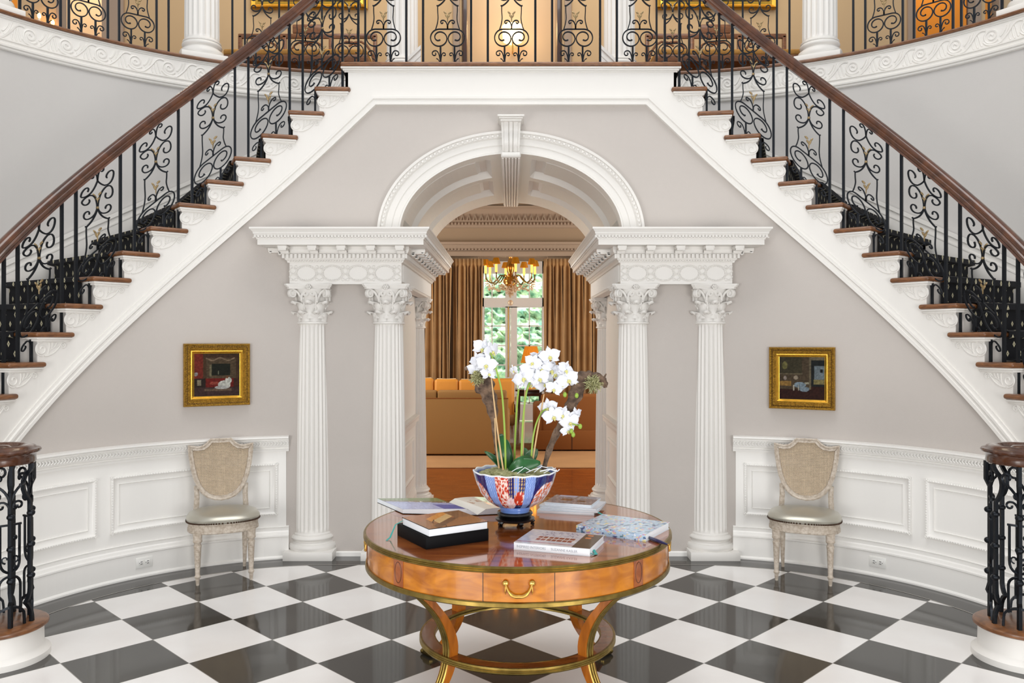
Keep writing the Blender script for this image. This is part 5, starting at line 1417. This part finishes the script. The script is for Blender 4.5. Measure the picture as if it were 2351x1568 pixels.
# glowing lamp in the middle
t = thing('wall_lamp', 'glowing white shaded lamp on the wall behind the landing railing', 'lamp', (xb(1177, 10.05), 10.05, ZG+1.0))
LZ = HE-(78-CY)*10.05/F-(ZG+1.0)
MB().lathe([(.105, LZ-.10), (.12, LZ-.09), (.13, LZ+.09), (.12, LZ+.10)], seg=32).build('lamp_shade', M['shade'], t)
MB().tube([(0, .12, LZ-.2), (0, .02, LZ-.2), (0, 0, LZ-.1)], .01, 8).build('bracket', M['brightbrass'], t)
point('lamp_bulb', (xb(1177, 10.05), 9.85, ZG+1.0+LZ), 5, (1, .72, .4), .1)
# candle bulbs at the left
t = thing('candle_light', 'two small glowing candle bulbs behind the far left gallery railing', 'lamp', tuple(at(105, 60, 8.98)))
MB().tube([(-.09, 0, -.1), (0, 0, -.16), (.09, 0, -.17)], .008, 6).build('arm', M['gilt'], t); MB().tube([(0, 0, -.16), (0, .12, -.16)], .01, 6).build('wall_plate', M['gilt'], t)
for px, py in ((90, 36), (121, 52)):
    p = at(px, py, 8.98)-Vector(t.location); MB().tube([(p.x, 0, p.z-.11), (p.x, 0, p.z-.03)], .012, 8).build('candle', M['white'], t); MB().sph((p.x, 0, p.z), .02, 8, 6, (1, 1, 1.6)).build('bulb', M['candle'], t)
point('candle_glow', tuple(at(100, 30, 8.4)), 3, (1, .65, .3), .05)
point('amber_room_light', (xb(2180, 10), 10.0, 6.3), 16, (1, .7, .34), .1); point('amber_room_light', (xb(20, 10), 10.0, 6.3), 8, (1, .62, .22), .1)
point('cream_room_light', (xb(190, 10), 9.9, 6.4), 28, (1, .82, .6), .1); point('center_room_light', (0, 9.7, 6.6), 22, (1, .84, .66), .1)
# large pictures and settees
for sd, nm in SIDES:
    x0, x1 = ((578, 845) if sd < 0 else (1505, 1780)); zc = HE-(24-CY)*YB/F; a, b = xb(x0), xb(x1); wd = b-a
    t = thing('gallery_picture', 'large gilt framed picture on the upper gallery wall, %s side' % nm, 'picture', ((a+b)/2, YB-.01, zc+.55))
    mb = MB(); mb.sweep([(-wd/2, -.55), (wd/2, -.55), (wd/2, .55), (-wd/2, .55)], [(0, 0), (0, .04), (.015, .055), (.05, .03), (.08, .035), (.09, .01), (.095, 0)], closed=True); mb.map(lambda x, z, o: (x, -o, z)); mb.build('frame', M['goldsmooth'], t)
    grid_color('canvas', M['paint'], lambda u, v: sc_((.36, .27, .14) if noise(u*14, v*14) > .5 else (.2, .2, .13), .8+.5*noise(u*40, v*30)), 40, 30, lambda u, v: (-wd/2+.09+(wd-.18)*u, -.006, -.46+.92*v), t)
    sx0, sx1 = ((546, 865) if sd < 0 else (1482, 1806)); a, b = (sx0-CX)*8.6/F, (sx1-CX)*8.6/F; wd = b-a
    t = thing('settee', 'carved wooden settee with gold seat on the upper gallery, %s side' % nm, 'settee', ((a+b)/2, 8.6, ZG), 0)
    h = wd/2
    mb = MB(); mb.bbox(-h, h, .0, .04, .75, .80, .01); mb.bbox(-.16, .16, 0, .04, .8, .9, .015)
    mb.build('back_rail', M['treadwood'], t)
    for x in (-h+.02, -h/3, h/3, h-.02): MB().bbox(x-.02, x+.02, 0, .04, .0, .78, .006).build('back_post', M['treadwood'], t)
    for s_ in (-1, 1):
        for i in range(3):
            mb = MB(); xc = -h*.66+i*h*.66; mb.tube([(xc+s_*h*.3*cos(q*.3), .02, .42+.30*sin(q*.3*1.2)) for q in range(7)], .012, 6); mb.build('splat', M['treadwood'], t)
    MB().bbox(-h+.02, h-.02, -.5, .0, .40, .46, .02, 3).build('seat_cushion', M['goldcloth'], t)
    MB().bbox(-h+.01, h-.01, -.51, .02, .33, .40, .008).build('seat_rail', M['treadwood'], t)
    for x in (-h+.03, -h*.33, h*.33, h-.03): MB().tube([(x, -.48, 0), (x, -.48, .34)], [.014, .022], 8).build('leg', M['treadwood'], t)

# ------------------------------------------------------------------ living room beyond the passage
YW = 16.5; XS = 3.6; ZC = 4.3
YK = 13.2; ZC = HE-(474-CY)*YK/F; ZBAY = 3.35
struct('floor_living', MB().box(-XS, XS, YP, YW+.2, -.05, 0.0), M['livfloor'])
struct('floor_passage', MB().box(-.94, .94, Y0, YP, -.05, 0.0008), M['livfloor'])
wx = [xb(1106, YW), xb(1250, YW)]; wz1 = HE-(600-CY)*YW/F; wz0 = .0
def hz(py, Y=YW): return HE-(py-CY)*Y/F
ox = [xb(1098, YK), xb(1258, YK)]
mb = MB(); mb.box(-XS, ox[0], YK, YK+.15, 0, ZC); mb.box(ox[1], XS, YK, YK+.15, 0, ZC); mb.box(ox[0], ox[1], YK, YK+.15, hz(588, YK), ZC); struct('wall_living_back', mb, M['livwall'])
mb = MB(); mb.box(-1.6, wx[0], YW, YW+.15, 0, ZBAY); mb.box(wx[1], 1.6, YW, YW+.15, 0, ZBAY); mb.box(wx[0], wx[1], YW, YW+.15, wz1, ZBAY); struct('wall_bay_back', mb, M['livwall'])
struct('wall_bay_left', MB().box(-1.7, -1.6, YK+.15, YW+.15, 0, ZBAY), M['livwall']); struct('wall_bay_right', MB().box(1.6, 1.7, YK+.15, YW+.15, 0, ZBAY), M['livwall'])
struct('ceiling_bay', MB().box(-1.7, 1.7, YK+.15, YW+.15, ZBAY, ZBAY+.1), M['livwall'])
struct('wall_living_left', MB().box(-XS-.1, -XS, YP, YK+.15, 0, ZC), M['livwall']); struct('wall_living_right', MB().box(XS, XS+.1, YP, YK+.15, 0, ZC), M['livwall'])
struct('ceiling_living', MB().box(-XS, XS, YP, YK+.15, ZC, ZC+.1), M['livwall'])
mb = MB()
for s_ in (-1, 1): mb.box(min(s_*.98, s_*XS), max(s_*.98, s_*XS), YP, YP+.1, 0, ZC)
mb.box(-.98, .98, YP, YP+.1, 3.03+.06, ZC)
n = 24
for i in range(n):
    a0, a1 = pi*i/n, pi*(i+1)/n
    mb.add([(-AX*cos(a0), YP, AZ+BZ*sin(a0)), (-AX*cos(a1), YP, AZ+BZ*sin(a1)), (-AX*1.2*cos(a1), YP, 3.12), (-AX*1.2*cos(a0), YP, 3.12)], [(0, 1, 2, 3)])
struct('wall_living_front', mb, M['livwall'])
H = lambda py: hz(py, YK)
mb = MB(); q = .8; pts = [(0, H(524)), (.03, H(523)), (.05, H(520)), (.06, H(512)), (.09, H(508)), (.09, H(500)), (.12, H(492)), (.18, H(484)), (.18, H(476)), (0, H(474))]
N_ = len(pts); mb.add([(x, YK-o, z) for x in (-XS, XS) for o, z in pts], [tuple(range(N_)), tuple(range(N_, 2*N_))]+[(i, (i+1) % N_, (i+1) % N_+N_, i+N_) for i in range(N_)])
for i in range(130): x = -XS+i*.055; mb.box(x, x+.028, YK-.10, YK-.08, H(519), H(513))
for i in range(72): mb.tube([(-XS+i*.1, YK-.10, H(508)), (-XS+i*.1+.025, YK-.125, H(495)), (-XS+i*.1+.05, YK-.10, H(508))], .011, 5)
struct('trim_30', mb, M['livtrim'])
mb = MB(); mb.bbox(-XS, XS, YK-.10, YK, H(590), H(578), .015); mb.bbox(-XS, XS, YK-.05, YK, H(579), H(560), .01); mb.bbox(-XS, XS, YK-.09, YK, H(562), H(556), .008)
for i in range(130): x = -XS+i*.055; mb.box(x, x+.028, YK-.07, YK-.04, H(575), H(572))
struct('trim_31', mb, M['livtrim'])
# french door
fd = MB(); Yf = YW+.03
def bars(mb, xs, zs, w_=.018):
    for x in xs: mb.box(x-w_/2, x+w_/2, Yf, Yf+.03, zs[0], zs[-1])
    for z in zs: mb.box(xs[0], xs[-1], Yf, Yf+.03, z-w_/2, z+w_/2)
dr = bpy.data.objects.new('door_1', None); C.objects.link(dr); dr['kind'] = 'structure'; dr.location = (0, 0, 0)
mb = MB(); X = lambda p: xb(p, YW)
mb.box(X(1106), X(1111), YW-.02, YW+.1, 0, wz1); mb.box(X(1245), X(1250), YW-.02, YW+.1, 0, wz1); mb.box(X(1106), X(1250), YW-.02, YW+.1, hz(704)-.0, hz(684)); mb.box(X(1106), X(1250), YW-.02, YW+.1, hz(628), wz1)
mb.box(X(1160), X(1186), YW+.0, YW+.1, hz(684), hz(628)); mb.build('frame', M['white'], dr)
for a_, b_ in ((1111, 1172), (1172.5, 1245)):
    lf = MB(); xl, xr = X(a_), X(b_); il, ir_ = (X(1111), X(1160)) if a_ == 1111 else (X(1186), X(1244))
    lf.box(xl, il+.012, YW+.02, YW+.07, 0.02, hz(704)); lf.box(ir_, xr, YW+.02, YW+.07, .02, hz(704)); lf.box(xl, xr, YW+.02, YW+.07, .02, .35); lf.box(xl, xr, YW+.02, YW+.07, hz(706), hz(704))
    xm = X(1129.5) if a_ == 1111 else X(1215.5)
    lf.box(xm-.012, xm+.012, YW+.03, YW+.06, .3, hz(628))
    for py in (748.5, 793.5, 838, 883, 925): lf.box(il, ir_, YW+.03, YW+.06, hz(py)-.012, hz(py)+.012)
    o = lf.build('door_leaf', M['white'], dr); g = MB().box(il, ir_, YW+.043, YW+.047, .3, hz(706)).build('pane', M['glass'], o)
MB().tube([(X(1167), YW-.0, .9), (X(1167), YW-.0, hz(692))], .012, 8).build('brass_bolt', M['brightbrass'], dr); MB().sph((X(1178), YW-.03, hz(842)), .03, 8, 6).build('door_handle', M['brightbrass'], dr)
MB().box(X(1111), X(1245), YW+.043, YW+.047, hz(684), hz(628)).build('pane', M['glass'], dr)
# hedge and terrace outside
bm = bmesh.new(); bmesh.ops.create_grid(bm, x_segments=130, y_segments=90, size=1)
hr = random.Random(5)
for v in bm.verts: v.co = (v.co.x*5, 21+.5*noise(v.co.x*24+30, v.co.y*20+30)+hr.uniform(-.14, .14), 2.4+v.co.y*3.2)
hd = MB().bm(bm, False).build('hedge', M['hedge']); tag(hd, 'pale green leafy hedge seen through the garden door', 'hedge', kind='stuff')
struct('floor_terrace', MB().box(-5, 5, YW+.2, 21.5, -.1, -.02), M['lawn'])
sun = bpy.data.lights.new('sun', 'SUN'); sun.energy = 3.0; sun.angle = .05; so = bpy.data.objects.new('sun', sun); C.objects.link(so); so.rotation_euler = (radians(-32), radians(14), 0)
so.location = (0, 30, 20)
# curtains
def curtain(x0, x1, label, seed, Yc):
    rr = random.Random(seed); n = 120; v = []; f = []; a, b = xb(x0, Yc), xb(x1, Yc); z0, z1 = .02, HE-(594-CY)*Yc/F; folds = max(5, (b-a)/.062); ph = rr.uniform(0, 6)
    for i in range(n+1):
        u = i/n; x = a+(b-a)*u
        for k, z in enumerate((z0, (z0+z1)/2, z1-.14, z1-.10, z1)):
            amp = (.034, .038, .034, .015, .015)[k]; dx = .015*sin(u*17+ph+k)
            v.append((x+dx*(k < 3)+.02*(k < 2)*sin(u*folds*2*pi*.5), Yc+amp*sin(u*folds*2*pi+ph+.5*sin(u*7+seed)), z))
    for i in range(n):
        for k in range(4): q = i*5+k; f.append((q, q+5, q+6, q+1))
    t = thing('curtain', label, 'curtain', ((a+b)/2, Yc, 0)); o = MB().add(v, f, True).map(lambda x, y, z: (x-(a+b)/2, y-Yc, z)).build('drape', M['curtain'], t, recalc=False)
    s_ = o.modifiers.new('thick', 'SOLIDIFY'); s_.thickness = .008
curtain(968, 1036, 'floor length gold curtain, far left one beyond the passage', 1, 13.0)
curtain(1040, 1110, 'floor length gold curtain directly left of the garden door', 2, 13.04)
curtain(1248, 1306, 'floor length gold curtain directly right of the garden door', 3, 13.04)
curtain(1314, 1380, 'floor length gold curtain, far right one beyond the passage', 4, 13.0)
# rug, sofa, second sofa
rg = MB().bbox(-2.8, 3.0, 10.4, 12.9, 0.0, .014, .005).build('rug', M['rug']); tag(rg, 'plain beige rug in the room beyond the passage', 'rug')
def S(px, Y): return (px-CX)*Y/F
sf = thing('sofa', 'tan sofa with orange cushions seen from behind, left beyond the passage', 'sofa', (0, 0, .014))
ys = 11.45; xr = S(1167, ys); zt = HE-(917-CY)*ys/F
MB().bbox(-2.4, xr, ys, ys+.16, .02, zt, .02, 3).build('back_panel', M['sofa'], sf)
MB().tube([(-2.4, ys+.005, zt), (xr, ys+.005, zt)], .008, 6).build('piping', M['sofabrown'], sf)
for a_, b_ in ((-2.4, S(1001, ys)), (S(1003, ys), xr-.02)):
    MB().bbox(a_, b_, ys+.06, ys+.26, zt-.02, zt+.105, .03, 3).build('back_cushion', M['sofa'], sf)
MB().bbox(-2.4, xr+.0, ys+.1, ys+.9, .1, .42, .03, 3).build('seat', M['sofa'], sf)
MB().bbox(xr-.14, xr+.02, ys+.05, ys+.9, .08, .62, .05, 3).build('arm', M['sofa'], sf)
for a_, b_, h_, lb in ((960, 997, 868, 'orange cushion at the far left of the tan sofa'), (997, 1053, 870, 'square orange cushion in the middle of the tan sofa'), (1053, 1103, 871, 'orange cushion on the sofa behind the left driftwood')):
    t = thing('cushion', lb, 'cushion', (0, 0, 0)); Yc = ys+.36; z1 = HE-(h_-CY)*Yc/F
    MB().bbox(S(a_, Yc), S(b_, Yc), Yc-.07, Yc+.07, z1-.36, z1, .05, 4).build('pillow', M['cushion'], t); MB().tube([(S(a_, Yc)+.04, Yc, z1), ((S(a_, Yc)+S(b_, Yc))/2, Yc, z1-.006), (S(b_, Yc)-.04, Yc, z1)], .01, 6).build('piping', M['piping'], t)
# orange armchair seen behind the stems
t = thing('armchair', 'orange silk armchair with wooden frame right of the tan sofa', 'armchair', (S(1160, 12.6), 12.6, .014))
MB().bbox(-.28, .14, 0, .16, .38, 1.03, .06, 4).build('back', M['cushion'], t); MB().bbox(-.3, .17, -.02, .5, .3, .48, .05, 3).build('seat', M['sofa'], t)
MB().tube([(.17, -.02, .02), (.19, -.02, .3), (.17, -.02, .66), (.17, .2, .72)], .022, 8).build('arm', M['chairwood'], t)
for x in (-.26, .14):
    for y in (.02, .46): MB().tube([(x, y, 0), (x, y, .32)], [.014, .022], 8).build('leg', M['chairwood'], t)
t = thing('sofa', 'brown skirted sofa seen from behind, right beyond the passage', 'sofa', (S(1290, 12.0), 11.95, .014)); Ya = 11.95
xl, xr2 = S(1227, Ya)-t.location.x, S(1363, Ya)-t.location.x; zb = HE-(905-CY)*Ya/F-.014; zs_ = HE-(930-CY)*Ya/F-.014
mb = MB(); mb.bbox(xl+.1, xr2+.9, 0, .22, .05, zb, .05, 4); mb.build('back', M['sofabrown'], t)
MB().bbox(xl, xl+.16, .02, .9, .05, zs_, .05, 4).build('arm', M['sofabrown'], t)
MB().bbox(xl+.01, xr2+.9, -.015, .9, .02, .30, .008).build('skirt', M['sofabrown'], t)
MB().box(S(1313, Ya)-t.location.x-.006, S(1313, Ya)-t.location.x+.006, -.019, -.01, .02, .75).build('skirt_pleat', M['darkdoor'], t)
# side table and lamp
Yt = 15.0; t = thing('side_table', 'dark wooden side table holding the amber lamp by the garden door', 'table', (S(1218, Yt), Yt, .014))
zt2 = HE-(893-CY)*Yt/F-.014
MB().bbox(-.28, .24, -.25, .25, zt2-.03, zt2, .008).build('top', M['darkdoor'], t); MB().bbox(-.24, .2, -.2, .2, zt2-.12, zt2-.03, .005).build('drawer_case', M['darkdoor'], t)
for x in (-.22, .19):
    for y in (-.2, .2): MB().tube([(x*1.08, y, 0), (x*.96, y, .3), (x, y, zt2-.1)], [.02, .018, .035], 8).build('leg', M['darkdoor'], t)
t = thing('table_lamp', 'table lamp with pleated amber shade in front of the garden door', 'lamp', (S(1219, Yt), Yt, zt2+.014))
zl = HE-(833-CY)*Yt/F-zt2-.014; zh = HE-(795-CY)*Yt/F-zt2-.014
MB().lathe([(.001, 0), (.09, 0), (.09, .02), (.05, .04), (.06, .07), (.03, .10), (.045, .16), (.07, .24), (.05, .32), (.02, .36), (.015, zl+.05), (.001, zl+.05)], seg=24).build('base', M['cushion'], t)
MB().lathe([(.185, zl), (.11, zh)], seg=96, mod=lambda r, z, a, i: r*(1+.03*cos(24*a)), caps=False).build('lamp_shade', M['shadeamber'], t)
point('table_lamp_bulb', (S(1219, Yt), Yt, zt2+.014+(zl+zh)/2), 4, (1, .8, .5), .05)
# chandelier
Yd = 14.3; t = thing('chandelier', 'gilt chandelier with candle shades and crystal drops in the far room', 'chandelier', tuple(at(1172, 640, Yd)))
k = Yd/F
MB().lathe([(.001, -.16), (.03, -.155), (.11, -.10), (.13, -.03), (.10, .02), (.05, .05), (.04, .09), (.065, .14), (.07, .22), (.05, .30), (.03, .36), (.045, .40), (.03, .43), (.012, .45), (.012, ZBAY-HE-144*k), (.001, ZBAY-HE-144*k)], seg=24).build('shaft', M['brightbrass'], t)
rc = random.Random(8)
for i in range(8):
    a = 2*pi*i/8+.2; ca, sa = cos(a), sin(a)
    MB().tube([(r*ca, r*sa, z) for r, z in smooth_path([(.08, .02), (.17, .06), (.24, -.02), (.33, -.08), (.42, -.02), (.44, .09)], 4)], .011, 6).build('arm', M['brass'], t)
    MB().tube([(.44*ca, .44*sa, .09), (.44*ca, .44*sa, .22)], .02, 8).build('candle', M['candleamber'], t)
    MB().lathe([(.075, .23), (.045, .33)], c=(.44*ca, .44*sa, 0), seg=16, caps=False).build('candle_shade', M['shadeamber'], t)
    mb = MB()
    for q in range(14):
        u = q/13; b = a+(pi/4)*u; r = .44-.06*sin(pi*u); z = .04-.2*sin(pi*u)-.04; mb.sph((r*cos(b), r*sin(b), z), .014, 6, 4)
        b2 = a; r2 = .44*(1-u)+.1*u; mb.sph((r2*ca, r2*sa, -.02-.17*sin(pi*u)), .012, 6, 4)
    for q in range(6): mb.sph((.44*ca, .44*sa, .05-.035*q), .010, 6, 4)
    mb.build('crystal_swag', M['crystal'], t)
mb = MB()
for i in range(90):
    a = rc.uniform(0, 2*pi); r = rc.uniform(0, .2); z = -.12-.22*(1-r/.2)*rc.uniform(.3, 1); mb.sph((r*cos(a), r*sin(a), z), .017, 5, 4)
mb.sph((0, 0, -.42), .05, 12, 8); mb.build('crystal_drops', M['crystal'], t)
point('chandelier_glow', (S(1172, Yd), Yd, hz(640, Yd)+.1), 45, (1, .70, .40), .06)
